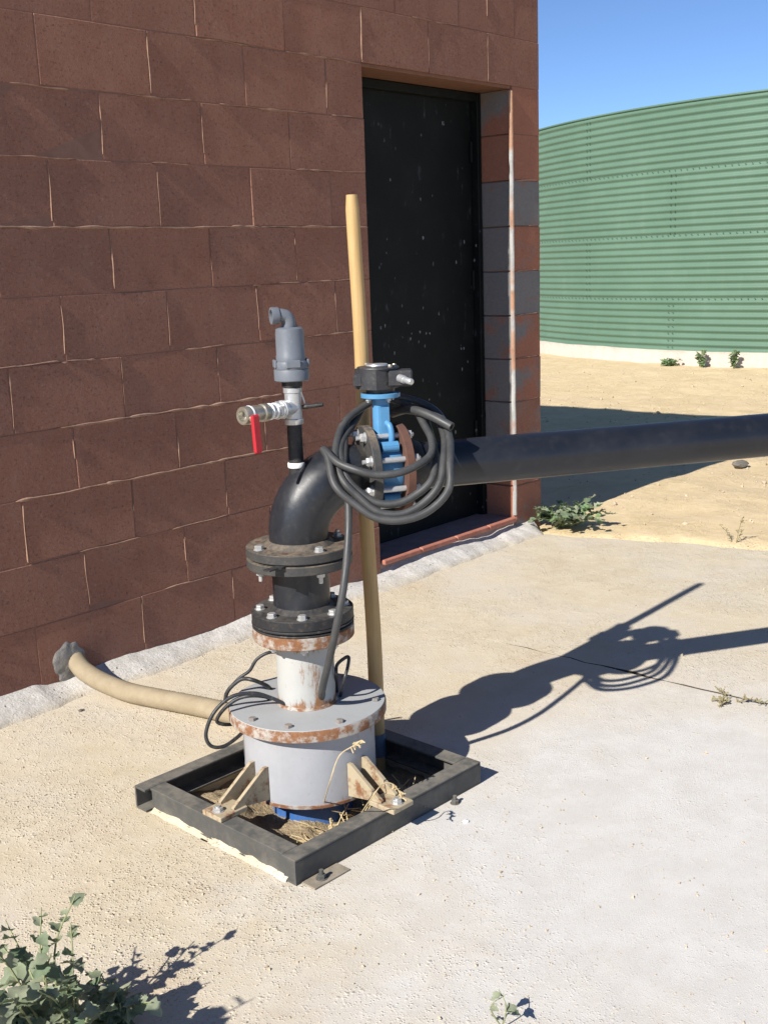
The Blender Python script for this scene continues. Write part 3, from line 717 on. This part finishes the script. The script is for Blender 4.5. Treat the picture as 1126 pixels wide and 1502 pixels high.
# elbow
EB = .142; P = [Wc + Vector((0, 0, .645)), Wc + Vector((0, 0, .66))]
cz = PZ - EB
for k in range(25):
    th = R_(90) * k / 24; P.append(Wc + AX * (EB - EB * math.cos(th)) + Vector((0, 0, cz + EB * math.sin(th))))
P.append(Wc + AX * (EB + .006) + Vector((0, 0, PZ)))
mb = MB(); mb.tube(P, lambda t: .0695 + .003 * math.sin(math.pi * t) - (.006 * max(0, t - .8) / .2), 40); elbow = mb.build('elbow', M['elbow'], wh, 60)
mb = MB(); mb.lathe([(.0665, .146), (.064, .150), (.0605, .164)], 40, frame(AX, Wc + Vector((0, 0, PZ)))); mb.build('collar', M['ductile'], elbow)

# ================================================================== BUTTERFLY VALVE
S0, S1, S2, S3 = .164, .185, .244, .265
VC = Wc + AX * .2145 + Vector((0, 0, PZ))
vv_ = empty('butterfly_valve', VC, 'blue butterfly valve bolted between dark grey and brown flanges above the wellhead', 'valve')
MA = frame(AX, Wc + Vector((0, 0, PZ)), (0, 0, 1))
def vfl(z0, z1, mat):
    mb = MB(); e = .0018; r = .1075; mb.lathe([(r - e, z0), (r, z0 + e), (r, z1 - e), (r - e, z1)], 64, MA); return mb.build('flange', M[mat], vv_)
vf0 = tag(vfl(S0, S1, 'flange'), 'dark grey flange'); vf1 = tag(vfl(S2, S3, 'brownrust'), 'rust brown flange')
mb = MB(); mb.lathe([(.074, S1 + .0005), (.0765, S1 + .004), (.0765, S2 - .004), (.074, S2 - .0005)], 48, MA)
body = mb.build('valve_body', M['bluevalve'], vv_)
for a in (45, 135, 225, 315):
    mb = MB(); mb.lathe([(.013, S1 + .010), (.013, S2 - .010)], 16, MA @ Matrix.Translation((.088 * math.cos(R_(a)), .088 * math.sin(R_(a)), 0))); mb.box((-.02, -.006, S1 + .012), (.012, .006, S2 - .012), MA @ Matrix.Translation((.088 * math.cos(R_(a)), .088 * math.sin(R_(a)), 0)) @ Matrix.Rotation(R_(a), 4, 'Z')); mb.build('lug', M['bluevalve'], body)
for k in range(8):
    a = R_(22.5 + 45 * k); q = Vector((.0905 * math.cos(a), .0905 * math.sin(a), 0))
    mb = MB(); hexbolt(mb, MA @ (q + Vector((0, 0, S0 - .0002))), -AX, .0110, .0115, .009); mb.lathe([(.0068, S0), (.0068, S3)], 12, MA @ Matrix.Translation(q)); hexbolt(mb, MA @ (q + Vector((0, 0, S3 + .0002))), AX, .0110, .010, .004); mb.build('bolt', M['zinc'], vv_)
MV = frame((0, 0, 1), Wc + AX * .2145, AX)
NZ = .982                                         # underside of the mounting flange
mb = MB(); mb.lathe([(.030, .872), (.024, .892), (.0205, .905), (.0205, NZ + .001)], 32, MV); mb.build('valve_neck', M['bluevalve'], vv_)
# cast rib down the camera side of the neck
mb = MB(); Mr = frame((0, 0, 1), Wc + AX * .2145, SD)
mb.prism([(.012, -.012), (.034, -.010), (.034, .010), (.012, .012)], .900, .962, Mr); mb.build('neck_rib', M['bluevalve'], vv_, 20)
mb = MB(); mb.tube(catmull([Mr @ Vector((.030, .004, .925)), Mr @ Vector((.043, .008, .917)), Mr @ Vector((.048, .010, .895)), Mr @ Vector((.047, .008, .868)), Mr @ Vector((.05, .004, .856))], 6), .0075, 10); mb.build('lifting_eye', M['bluevalve'], vv_)
mb = MB(); mb.lathe([(.043, NZ), (.0465, NZ + .0015), (.0465, NZ + .010), (.045, NZ + .0115)], 40, MV); mf = mb.build('mounting_flange', M['bluevalve'], vv_)
for a in (-75, 20, 110, 200):
    mb = MB(); hexbolt(mb, MV @ Vector((.036 * math.cos(R_(a)), .036 * math.sin(R_(a)), NZ)), (0, 0, -1), .006, .006, .003, False); mb.build('bolt', M['zinc'], mf)
# gear actuator
az = NZ + .0118
mb = MB(); mb.lathe([(.033, az), (.035, az + .010)], 32, MV); act = mb.build('actuator', M['actuator'], vv_)
RL = Vector((CR.x, CR.y, 0)).normalized(); DP = Vector((-RL.y, RL.x, 0))
MQ = frame((0, 0, 1), Wc + AX * .2145 + Vector((0, 0, 0)), RL)
mb = MB(); poly = []
for k in range(28):
    a = 2 * math.pi * k / 28; r = .047 + .004 * (abs(math.cos(a * 2)) > .93); poly.append((-.008 + r * math.cos(a), r * math.sin(a)))
zz = az + .0105
mb.prism(poly, zz, zz + .047, MQ); mb.build('gear_case', M['actuator'], act, 25)
mb = MB(); mb.box((-.062, -.032, zz + .004), (-.038, .022, zz + .036), MQ, .006); mb.build('case_lug', M['actuator'], act, 0)
mb = MB(); mb.box((.020, -.048, zz + .006), (.076, .012, zz + .043), MQ, .004); mb.build('worm_case', M['actuator'], act, 0)
mb = MB(); mb.lathe([(.050, zz + .0472), (.049, zz + .0505), (.030, zz + .053)], 32, MQ @ Matrix.Translation((-.004, 0, 0))); cap = mb.build('cap', M['actuator'], act)
mb = MB(); mb.lathe([(.026, zz + .0532), (.025, zz + .0565)], 28, MQ @ Matrix.Translation((-.006, 0, 0))); mb.build('position_disc', M['galv'], act)
mb = MB(); mb.lathe([(.0095, 0), (.0095, .018), (.0075, .019), (.0075, .046), (.006, .048)], 16, frame(MQ.to_3x3() @ Vector((.55, -.8, -.12)), MQ @ Vector((.046, -.046, zz + .026)))); mb.build('drive_shaft', M['galv'], act)
for x, y in ((.035, .03), (-.03, .035), (.025, -.03)):
    mb = MB(); hexbolt(mb, MQ @ Vector((x, y, zz + .0508 if math.hypot(x + .004, y) < .046 else zz + .0472)), (0, 0, 1), .005, .006, 0, False); mb.build('bolt', M['brass'], act)

# ================================================================== DISCHARGE PIPE
dp = empty('discharge_pipe', Wc + AX * 1.6, 'long black plastic pipe running right from the blue valve', 'pipe')
mb = MB(); mb.lathe([(.069, S3 + .0005), (.067, S3 + .022), (.0585, S3 + .040)], 48, MA); mb.build('stub_end', M['ductile'], dp)
PE_ = 4.2
mb = MB(); mb.lathe([(.0568, S3 + .03)] + [(.0568 + .0004 * math.sin(s * 9), S3 + .04 + s) for s in [PE_ * k / 60 for k in range(61)]], 56, MA); mb.build('pipe_run', M['pe'], dp, 60)
# the support it ends on, past the frame
mb = MB(); q = Wc + AX * 3.6; Mx = frame((0, 0, 1), q, AX); mb.box((-.1, -.12, -.05), (.1, .12, PZ - .0585), Mx, .008); mb.build('pipe_support', M['cement'], dp, 0)

# ================================================================== AIR VALVE
AV = Wc + AX * .004; TV = Matrix.Translation(AV)
av = empty('air_release_valve', AV + Vector((0, 0, .82)), 'grey plastic air release valve on a black riser, side tap with red lever', 'air valve')
mb = MB(); mb.lathe([(.0175, .80), (.0175, .934)], 24, TV); mb.build('riser', M['ductile'], av)
mb = MB(); mb.lathe([(.0195, .832), (.0205, .834), (.0205, .842), (.0195, .844)], 24, TV); mb.build('tape_ring', M['ptfe'], av)
mb = MB(); mb.lathe([(.021, .934), (.022, .936), (.022, .946), (.0195, .948), (.0190, .970), (.0195, 1.006), (.0215, 1.008), (.0215, 1.018), (.019, 1.020)], 28, TV)
BD = Vector((-1, 0, 0)); BZ = .972; MBr = frame(BD, AV + Vector((0, 0, BZ)), (0, 0, 1))
mb.lathe([(.0190, .0), (.0190, .028), (.0215, .029), (.0215, .038), (.018, .039)], 28, MBr); tee = mb.build('tee', M['galv'], av)
mb = MB()
for z0, r in ((.0395, .0175), (.058, .0172), (.072, .0178)): mb.lathe([(r, z0), (r + .0015, z0 + .002), (r + .0015, z0 + .004), (r, z0 + .006)], 24, MBr)
mb.build('tape_ring', M['ptfe'], av)
mb = MB(); mb.lathe([(.0165, .038), (.0165, .084)], 24, MBr); mb.lathe([(.021, .046), (.021, .055)], 6, MBr); mb.build('nipple', M['galv'], av)
MBr = MBr @ Matrix.Translation((0, 0, .018))
mb = MB(); mb.lathe([(.019, .066), (.0205, .068), (.0205, .082), (.018, .085), (.0192, .092), (.0200, .104), (.0185, .116), (.018, .119), (.0205, .122), (.0205, .138), (.019, .140)], 28, MBr, True, False)
mb.lathe([(.019, .140), (.0125, .140), (.0125, .112)], 28, MBr, False, True); tap = mb.build('ball_valve', M['brass'], av)
mb = MB(); mb.lathe([(.0207, .116), (.0213, .118), (.0213, .120), (.0207, .1215)], 28, MBr); mb.build('tape_ring', M['ptfe'], tap)
mb = MB(); mb.lathe([(.006, .015), (.006, .030)], 12, frame((0, -1, -.25), AV + Vector((-.150, 0, BZ)))); mb.lathe([(.0085, .028), (.0085, .034)], 6, frame((0, -1, -.25), AV + Vector((-.150, 0, BZ)))); mb.build('valve_stem', M['brass'], tap)
hx = AV + Vector((-.150, -.028, BZ - .008))
mb = MB(); Ml = Matrix.Translation(hx) @ Matrix.Rotation(R_(-2), 4, 'X') @ Matrix.Rotation(R_(-1), 4, 'Y'); mb.box((-.0115, -.010, -.074), (.0115, -.001, .012), Ml, .0035); mb.build('lever', M['red'], tap, 0)
# capped drain behind the tee with a white strip and a black grip
mb = MB(); mb.tube([AV + Vector((.018, -.008, 1.008)), AV + Vector((.026, -.010, .985)), AV + Vector((.030, -.010, .968))], .0022, 6); mb.build('cable_tie', M['ptfe'], av)
gp = AV + Vector((.016, -.012, .972)); mb = MB(); mb.lathe([(.005, 0), (.0055, .012), (.0048, .048), (.003, .050)], 12, frame(Vector((.66, -.75, .09)), gp)); mb.build('grip', M['blacktab'], av)
# air valve body
mb = MB(); mb.lathe([(.0185, 1.020), (.024, 1.022), (.0245, 1.034)], 28, TV); mb.build('socket', M['blacktab'], av)
mb = MB(); mb.lathe([(.0385, 1.035), (.0405, 1.037), (.0405, 1.060), (.0395, 1.062)], 40, TV); base = mb.build('valve_base', M['airgrey'], av)
mb = MB(); mb.lathe([(.0382, 1.0625), (.0388, 1.064), (.0388, 1.078), (.0375, 1.080), (.0338, 1.081), (.0338, 1.092), (.0328, 1.094), (.0326, 1.145), (.0315, 1.153), (.026, 1.157)], 40, TV); mb.build('valve_dome', M['airgrey'], av)
for k in range(4):
    mb = MB(); a = R_(-126 + 90 * k); mb.box((.034, -.017, 1.066), (.0408, .017, 1.084), TV @ Matrix.Rotation(a, 4, 'Z'), .002); mb.build('dome_lug', M['airgrey'], base, 0)
od = Vector((-.72, .40, 0)).normalized(); o0 = AV + Vector((0, 0, 1.155))
mb = MB(); mb.tube(catmull([o0 + Vector((0, 0, -.002)), o0 + Vector((0, 0, .014)), o0 + Vector((0, 0, .025)) + od * .005, o0 + Vector((0, 0, .029)) + od * .016, o0 + Vector((0, 0, .029)) + od * .026], 6), .0150, 18); ol = mb.build('outlet_elbow', M['airgrey'], av, 60)
mb = MB(); Mo = frame(od, o0 + Vector((0, 0, .029)) + od * .024); mb.lathe([(.0185, 0), (.0192, .002), (.0192, .017)], 28, Mo, True, False); mb.lathe([(.0192, .017), (.0140, .017), (.0140, .004)], 28, Mo, False, True); mb.build('outlet_lip', M['airgrey'], ol)
for s in (-1, 1):
    mb = MB(); sdv = Vector((-od.y, od.x, 0)); mb.prism([(.004, .0), (.020, .0), (.012, .026), (.004, .028)], -.0018, .0018, frame(sdv, o0 + Vector((0, 0, .0)) , -od if s < 0 else sdv) if False else Matrix.Translation(o0) @ Matrix.Rotation(math.atan2(od.y, od.x) + (0 if s > 0 else math.pi), 4, 'Z') @ Matrix.Rotation(R_(90), 4, 'X')); mb.build('web', M['airgrey'], ol, 0)

# ================================================================== WOODEN POLE
pb = Vector((.302, -1.142, -.034)); pt = Vector((.292, -1.14, 1.4535))
pole = empty('wooden_pole', pb, 'tall yellowish round wooden pole standing upright behind the wellhead', 'pole')
mb = MB(); N = 44; P = [pb.lerp(pt, k / N) + Vector((.003 * math.sin(k * .23), .002 * math.sin(k * .31 + 1), 0)) for k in range(N + 1)]
mb.tube(P, lambda t: .0205 - .0042 * t - (.003 if t >= 1 else 0), 20); mb.build('shaft', M['wood'], pole, 60)
mb = MB(); mb.tube([pb.lerp(pt, .03), pb.lerp(pt, .072)], .0216, 20); mb.build('blue_sleeve', M['sleeve'], pole)

# ================================================================== HOSE COIL
DV = 2.705
def coil_off(v):
    if v < 585: return .05
    if v < 690: return .05 - .185 * (v - 585) / 105
    return -.135 - .02 * (v - 690) / 80
def hp(u, v, extra=0.0): return at_depth(u, v, DV + coil_off(v) + extra)
path = [on_z(470, 1031, .250), at_depth(474, 1004, 2.64), at_depth(483, 968, 2.60), at_depth(494, 915, 2.555), at_depth(504, 860, 2.545), at_depth(510, 800, 2.56), at_depth(511, 745, 2.575), at_depth(506, 700, 2.585), hp(499, 655, .0)]
def loop(cx, cy, rx, ry, a0, a1, ex0, ex1, n=14, rot=0.0):
    o = []
    for k in range(n + 1):
        t = k / n; a = R_(a0 + (a1 - a0) * t); x = rx * math.cos(a); y = ry * math.sin(a)
        jt = 1 + .045 * math.sin(3.1 * a + cx) + .03 * math.sin(5.3 * a + ry); x *= jt; y *= 1 + (jt - 1) * .6
        o.append(hp(cx + x * math.cos(rot) - y * math.sin(rot), cy + x * math.sin(rot) + y * math.cos(rot), ex0 + (ex1 - ex0) * t))
    return o
path += loop(571, 662, 67, 79, 190, 540, .014, .012)[1:]
path += loop(575, 668, 80, 85, 190, 540, .0, -.002)[1:]
path += loop(576, 673, 90, 91, 188, 540, -.018, -.022)[1:]
path += loop(553, 640, 80, 57, 176, -95, -.030, -.010, 12, R_(6))[1:]
hc = empty('hose_coil', on_z(470, 1031, .25), 'dark grey rubber hose coiled around the blue valve, other end at the lid', 'hose')
cp = catmull(path, 6); mb = MB(); mb.tube(cp, .0090, 12); mb.build('hose', M['hose'], hc, 60)
ep = [at_depth(575, 606, DV + .055), at_depth(592, 601, DV + .02), at_depth(610, 602, DV - .02), at_depth(634, 611, DV - .05), at_depth(662, 626, DV - .075)]
cp = catmull(ep, 8); mb = MB(); mb.tube(cp, .0108, 14, False)
e_ = cp[-1]; d_ = (cp[-1] - cp[-3]).normalized(); Mx = frame(d_, e_)
mb.lathe([(.0108, -.0005), (.0108, .0005), (.0068, .0005), (.0068, -.03)], 14, Mx, False, True); mb.build('hose_end', M['hose'], hc, 50)

# ================================================================== CABLES
def cable(name, label, P, r=.0046):
    mb = MB(); mb.tube(catmull(P, 8), r, 8); o = mb.build(name, M['cable'], None, 60); return tag(o, label, 'cable')
LZ = .256
cable('power_cable', 'black cable looping off the left edge of the grey lid, lowest of the loops', [on_z(428, 1038, .250), on_z(418, 1033, .262), at_depth(398, 1024, 2.715), at_depth(372, 1017, 2.70), at_depth(340, 1022, 2.69), at_depth(314, 1045, 2.68), at_depth(302, 1076, 2.68), at_depth(309, 1094, 2.685), at_depth(328, 1095, 2.70), at_depth(350, 1080, 2.735), at_depth(362, 1066, 2.78)])
cable('power_cable', 'black cable bending over the left rim of the lid beside the conduit', [on_z(396, 1026, .250), on_z(388, 1022, .268), at_depth(366, 1021, 2.735), at_depth(345, 1027, 2.74), at_depth(326, 1043, 2.745), at_depth(318, 1058, 2.755), at_depth(330, 1063, 2.765), at_depth(350, 1062, 2.80)])
cable('power_cable', 'black cable arched over the back left of the lid toward the white neck', [on_z(397, 1011, .250), on_z(391, 1006, .268), at_depth(372, 998, 2.80), at_depth(356, 996, 2.81), at_depth(343, 1004, 2.815), at_depth(333, 1016, 2.82), at_depth(330, 1030, 2.83)], .0052)
cable('power_cable', 'thin black cable rising behind the white neck to the rusty flange', [at_depth(336, 1010, 2.86), at_depth(352, 994, 2.86), at_depth(366, 984, 2.855), at_depth(376, 968, 2.85), at_depth(392, 958, 2.85), at_depth(410, 956, 2.86)], .0042)
cable('power_cable', 'short black cable bent in a sharp loop right of the white neck', [on_z(494, 1016, .250), at_depth(493, 990, 2.735), at_depth(494, 976, 2.735), at_depth(503, 967, 2.73), at_depth(511, 964, 2.73), at_depth(510, 978, 2.725), at_depth(504, 1000, 2.72), on_z(499, 1022, .250)], .0042)

# ================================================================== CONDUIT
cdp = [Vector((.145, .03, .085)), Vector((.126, -.02, .075)), Vector((.118, -.07, .062)), Vector((.122, -.15, .046)), Vector((.138, -.26, .033)), Vector((.165, -.38, .031)), Vector((.198, -.52, .031)), Vector((.222, -.66, .031)), Vector((.225, -.80, .038)), Vector((.205, -.86, .085)), Vector((.17, -.92, .11)), Vector((.12, -1.02, .12))]
cp = catmull(cdp, 26); mb = MB(); k_ = len(cp)
mb.tube(cp, .0305, 20)
for i, v in enumerate(mb.v):
    rg = i // 20
    if rg % 2 and rg < k_: mb.v[i] = cp[rg] + (v - cp[rg]) * .965
tag(mb.build('conduit', M['conduit'], None, 75), 'thick beige corrugated conduit from the wall patch to the grey drum', 'conduit')

# ================================================================== PLANTS
def leaf_mesh(name, mat, L_, W_, lobes, curl):
    mb = MB(); n = 7; L1 = []; R1 = []; Cn = []
    for k in range(n):
        t = k / (n - 1); wv = W_ * (math.sin(math.pi * (t ** .62)) ** .8 if 0 < t < 1 else .06) * (1 + lobes * (.22 if k % 2 else -.12)); x = t * L_
        z = curl * L_ * t * t; L1.append((x, wv / 2, z + wv * (.18 + .12 * math.sin(k * 2.1)))); R1.append((x, -wv / 2, z + wv * (.18 + .12 * math.cos(k * 2.4)))); Cn.append((x, 0, z))
    vv = L1 + Cn + R1; ff = []
    for k in range(n - 1): ff += [(k, n + k, n + k + 1, k + 1), (n + k, 2 * n + k, 2 * n + k + 1, n + k + 1)]
    mb.add(vv, ff); return mb.mesh(name, mat, 180)
LM = [leaf_mesh('leaf', M['leaf'], .042, .034, 1, -.25), leaf_mesh('leaf', M['leaf'], .036, .027, .8, -.1), leaf_mesh('leaf', M['leaf'], .03, .026, 1, .1)]
LM2 = [leaf_mesh('leaf', M['leaf2'], .040, .036, .6, -.2), leaf_mesh('leaf', M['leaf2'], .032, .029, .6, -.05)]
def plant(name, loc, label, cat, stems, nleaf, meshes, spread, hgt, seed, lean=(0, 0), group=None, sc=(.7, 1.3), stemr=.0028):
    r = random.Random(seed); root = empty(name, loc, label, cat, group); base = Vector(loc); cnt = 0
    for s in range(stems):
        a = r.uniform(0, 2 * math.pi); sp = spread * math.sqrt(r.uniform(.05, 1)); h = hgt * r.uniform(.45, 1.0)
        tip = base + Vector((sp * math.cos(a) + lean[0] * h, sp * math.sin(a) + lean[1] * h, h)); mid = base.lerp(tip, .5) + Vector((r.uniform(-.02, .02), r.uniform(-.02, .02), h * .16))
        P = catmull([base + Vector((.01 * math.cos(a), .01 * math.sin(a), -.012)), mid, tip], 6); mb = MB(); mb.tube(P, lambda t: stemr * (1 - .6 * t), 5); mb.build('stem', M['stem'], root, 60)
        for k in range(max(1, nleaf // stems)):
            t = .22 + .78 * (k + r.random()) / max(1, nleaf // stems); p = P[min(len(P) - 1, int(t * (len(P) - 1)))]
            yaw = r.uniform(0, 2 * math.pi); pit = r.uniform(-.75, .45); q = r.uniform(*sc) * (1.12 - .4 * t)
            Mx = Matrix.Translation(p) @ Matrix.Rotation(yaw, 4, 'Z') @ Matrix.Rotation(pit, 4, 'Y') @ Matrix.Rotation(r.uniform(-.7, .7), 4, 'X') @ Matrix.Scale(q, 4)
            inst('leaf', r.choice(meshes), Mx, root)
    return root
plant('leafy_weed', (-.90, -1.50, 0), 'grey green leafy weed in the bottom left corner', 'weed', 24, 240, LM, .17, .25, 3, (-.15, .05))
plant('leafy_weed', (-.83, -1.52, 0), 'low small-leaved weed spreading nearest the leaf shadows at bottom left', 'weed', 12, 110, LM, .12, .10, 8, (0, 0), None, (.6, 1.1))
plant('leafy_weed', (-1.17, -1.57, 0), 'taller grey green weed just left of the frame edge, casting leaf shadows', 'weed', 6, 44, LM, .10, .47, 5, (-.05, -.02), None, (1.3, 1.9))
plant('leafy_weed', (2.83, -.10, .0), 'low green leafy weed growing at the house corner beside the slab', 'weed', 22, 210, LM + LM2[:1], .27, .12, 11, (.1, -.1), None, (1.0, 1.7))
plant('weed_seedling', tuple(on_z(738, 1512, 0)), 'small green seedling at the bottom edge of the concrete', 'weed', 2, 6, LM, .020, .085, 21, (0, 0), None, (.55, .8), .0016)
for (u, h, sd_, lb) in ((985, .12, 31, 'low spreading green weed at the tank footing, leftmost of three'), (1028, .26, 32, 'tallest green weed at the tank footing, middle of three'), (1075, .23, 33, 'thin upright green weed at the tank footing, rightmost of three')):
    p = on_z(u, 540, .05); d = (p - TC); d.z = 0; p = TC + d.normalized() * (TR + .17); q = on_z(u, 540, .05)
    for it in range(30):                         # walk along the footing until it stands under the photo column
        e = p - CAM; uu = CXP + FPX * e.dot(CR) / e.dot(CF); a = math.atan2(p.y - TC.y, p.x - TC.x) + (uu - u) * -.0006; p = TC + Vector((math.cos(a), math.sin(a), 0)) * (TR + .17)
    plant('footing_weed', (p.x, p.y, .03), lb, 'weed', 9 if h < .2 else 6, 70, LM2, .13 if h < .2 else .06, h, sd_, (0, 0), 'weeds at the tank footing', (1.0, 2.0) if h < .2 else (.9, 1.7), .005)
def twig(name, loc, label, h, n, seed, flat=False):
    r = random.Random(seed); root = empty(name, loc, label, 'weed'); b = Vector(loc)
    for s in range(n):
        a = r.uniform(0, 2 * math.pi); d = Vector((math.cos(a), math.sin(a), (.15 if flat else r.uniform(.8, 3.2)))).normalized(); L_ = h * r.uniform(.5, 1)
        P = catmull([b + Vector((0, 0, -.01)), b + d * L_ * .5 + Vector((0, 0, .01)), b + d * L_], 5); mb = MB(); mb.tube(P, .0016, 4)
        for k in range(14):
            p = P[r.randrange(2, len(P))]; e = Vector((r.uniform(-1, 1), r.uniform(-1, 1), r.uniform(-.2, 1))).normalized() * r.uniform(.008, .018); mb.tube([p, p + e], .0018, 4)
        mb.build('twig', M['twig'], root, 60)
p = on_z(1078, 800, -.01); twig('dry_twig', (p.x, p.y, -.012), 'spindly upright dry twig growing in the sand at right', .17, 3, 4)
p = on_z(1075, 1026, 0); twig('dry_weed', (p.x - .02, p.y, -.004), 'flat dried weed lying along the crack in the slab', .10, 6, 6, True)
# dry grass in the pit
dg = tag(MB().add([(0, 0, 0)], []) and None or empty('dry_grass', frame_pt(.02, -.2, -.03)), 'dry straw grass growing in the steel frame by the drum', 'grass')
r = random.Random(9); mb = MB()
for k in range(320):
    b = frame_pt(r.uniform(-.17, .20), r.uniform(-.245, -.15), -.025); a = r.uniform(0, 6.28); L_ = r.uniform(.03, .10); d = Vector((math.cos(a), math.sin(a), r.uniform(.05, 1.0))).normalized()
    mb.tube([b, b + d * L_ * .6, b + d * L_ + Vector((0, 0, -.01))], .0013, 4)
for k in range(16):
    b = frame_pt(-.10 + r.uniform(-.02, .02), -.19 + r.uniform(-.02, .02), -.03); d = Vector((r.uniform(-.3, .3), r.uniform(-.3, .3), 1)).normalized(); mb.tube([b, b + d * r.uniform(.03, .06)], .003, 4)
sb = mb.build('straw', M['straw'], dg, 0); sb['kind'] = 'stuff'
for P in ([on_z(470, 1195, -.03), at_depth(483, 1150, 2.52), at_depth(497, 1110, 2.52), at_depth(517, 1095, 2.53), at_depth(530, 1086, 2.54)],
          [on_z(520, 1208, -.02), at_depth(545, 1170, 2.50), at_depth(562, 1150, 2.51), at_depth(578, 1152, 2.52), at_depth(590, 1170, 2.52)]):
    cp = catmull(P, 8); mb = MB(); mb.tube(cp, .0014, 5)
    for k in range(18):
        p = cp[len(cp) - 1 - (k % 10)]; e = Vector((r.uniform(-1, 1), r.uniform(-1, 1), r.uniform(-1, .3))).normalized() * r.uniform(.006, .014); mb.tube([p, p + e], .0016, 4)
    mb.build('stalk', M['straw'], dg, 0)

# ================================================================== STONES
OCT = [(1, 0, 0), (-1, 0, 0), (0, 1, 0), (0, -1, 0), (0, 0, 1), (0, 0, -1)]; OF = [(0, 2, 4), (2, 1, 4), (1, 3, 4), (3, 0, 4), (2, 0, 5), (1, 2, 5), (3, 1, 5), (0, 3, 5)]
def grit(name, mat, n, region, size, seed, zf=lambda x, y: 0.0):
    r = random.Random(seed); mb = MB(); k = 0
    while k < n:
        x, y = region(r)
        if x is None: continue
        s = size * math.exp(r.gauss(0, .45)); Rm = Matrix.Rotation(r.uniform(0, 6), 3, Vector((r.random(), r.random(), r.random() + .1)).normalized())
        mb.add([Vector((x, y, zf(x, y) + s * .3)) + Rm @ Vector((p[0] * s * r.uniform(.7, 1.3), p[1] * s * r.uniform(.6, 1.2), p[2] * s * .6)) for p in OCT], OF); k += 1
    return tag(mb.build(name, mat, None, 0, (0, 0, 0)), kind='stuff')
def reg_slab(r):
    x = r.uniform(-1.2, 2.6); y = r.uniform(-2.6, -.14)
    loc = Matrix.Rotation(-FA, 2) @ Vector((x - FC.x, y - FC.y))
    if abs(loc.x) < FHX + .03 and abs(loc.y) < FHY + .05: return None, None
    if x > .4 and r.random() < .72: return None, None
    return x, y
grit('loose_grit', M['pebble'], 4500, reg_slab, .0017, 3)
def reg_sand(r):
    x = r.uniform(2.75, 9.5); y = r.uniform(-2.2, 4)
    if x < slab_edge(max(-3, min(0, y))) + .05: return None, None
    if x < 2.85 and y > -.05: return None, None
    return x, y
def zs(x, y):
    near = max(0.0, 1 - max(0, math.hypot(x - 4.5, y) - 6) / 6); z = -.012 + .018 * fbm(x, y, .9) * near + .010 * fbm(x, y, 4.0, 2.) * near
    if x > 2.7 and -1.7 < y < .4: z += .012 * math.exp(-((x - 3.5) / .8) ** 2)
    return z + tank_rise(x, y)
grit('sand_gravel', M['pebble'], 1800, reg_sand, .0065, 5, zs)
def stone(u, v, s, mat, label, z=0.0):
    p = on_z(u, v, z); r = random.Random(int(u)); bm = bmesh.new(); bmesh.ops.create_icosphere(bm, subdivisions=2, radius=1)
    mb = MB(); bm.verts.index_update(); mb.add([Vector((q.co.x * s, q.co.y * s * .8, q.co.z * s * .38)) * (1 + .28 * mnoise.noise(q.co * 1.7 + Vector((u, 0, 0)))) for q in bm.verts], [[x.index for x in f.verts] for f in bm.faces], Matrix.Translation(p + Vector((0, 0, s * .18)))); bm.free()
    tag(mb.build('stone', mat, None, 25), label, 'stone', 'loose stones')
stone(119, 1043, .010, M['darkstone'], 'small dark stone on the concrete below the beige conduit')
stone(843, 545, .055, M['twig'], 'flat brownish clod on the sand before the tank footing')
stone(1085, 683, .06, M['darkstone'], 'dark clod of earth just below the black pipe at right')
stone(683, 1206, .009, M['ptfe'], 'tiny white stone beside the frame shadow on the slab')
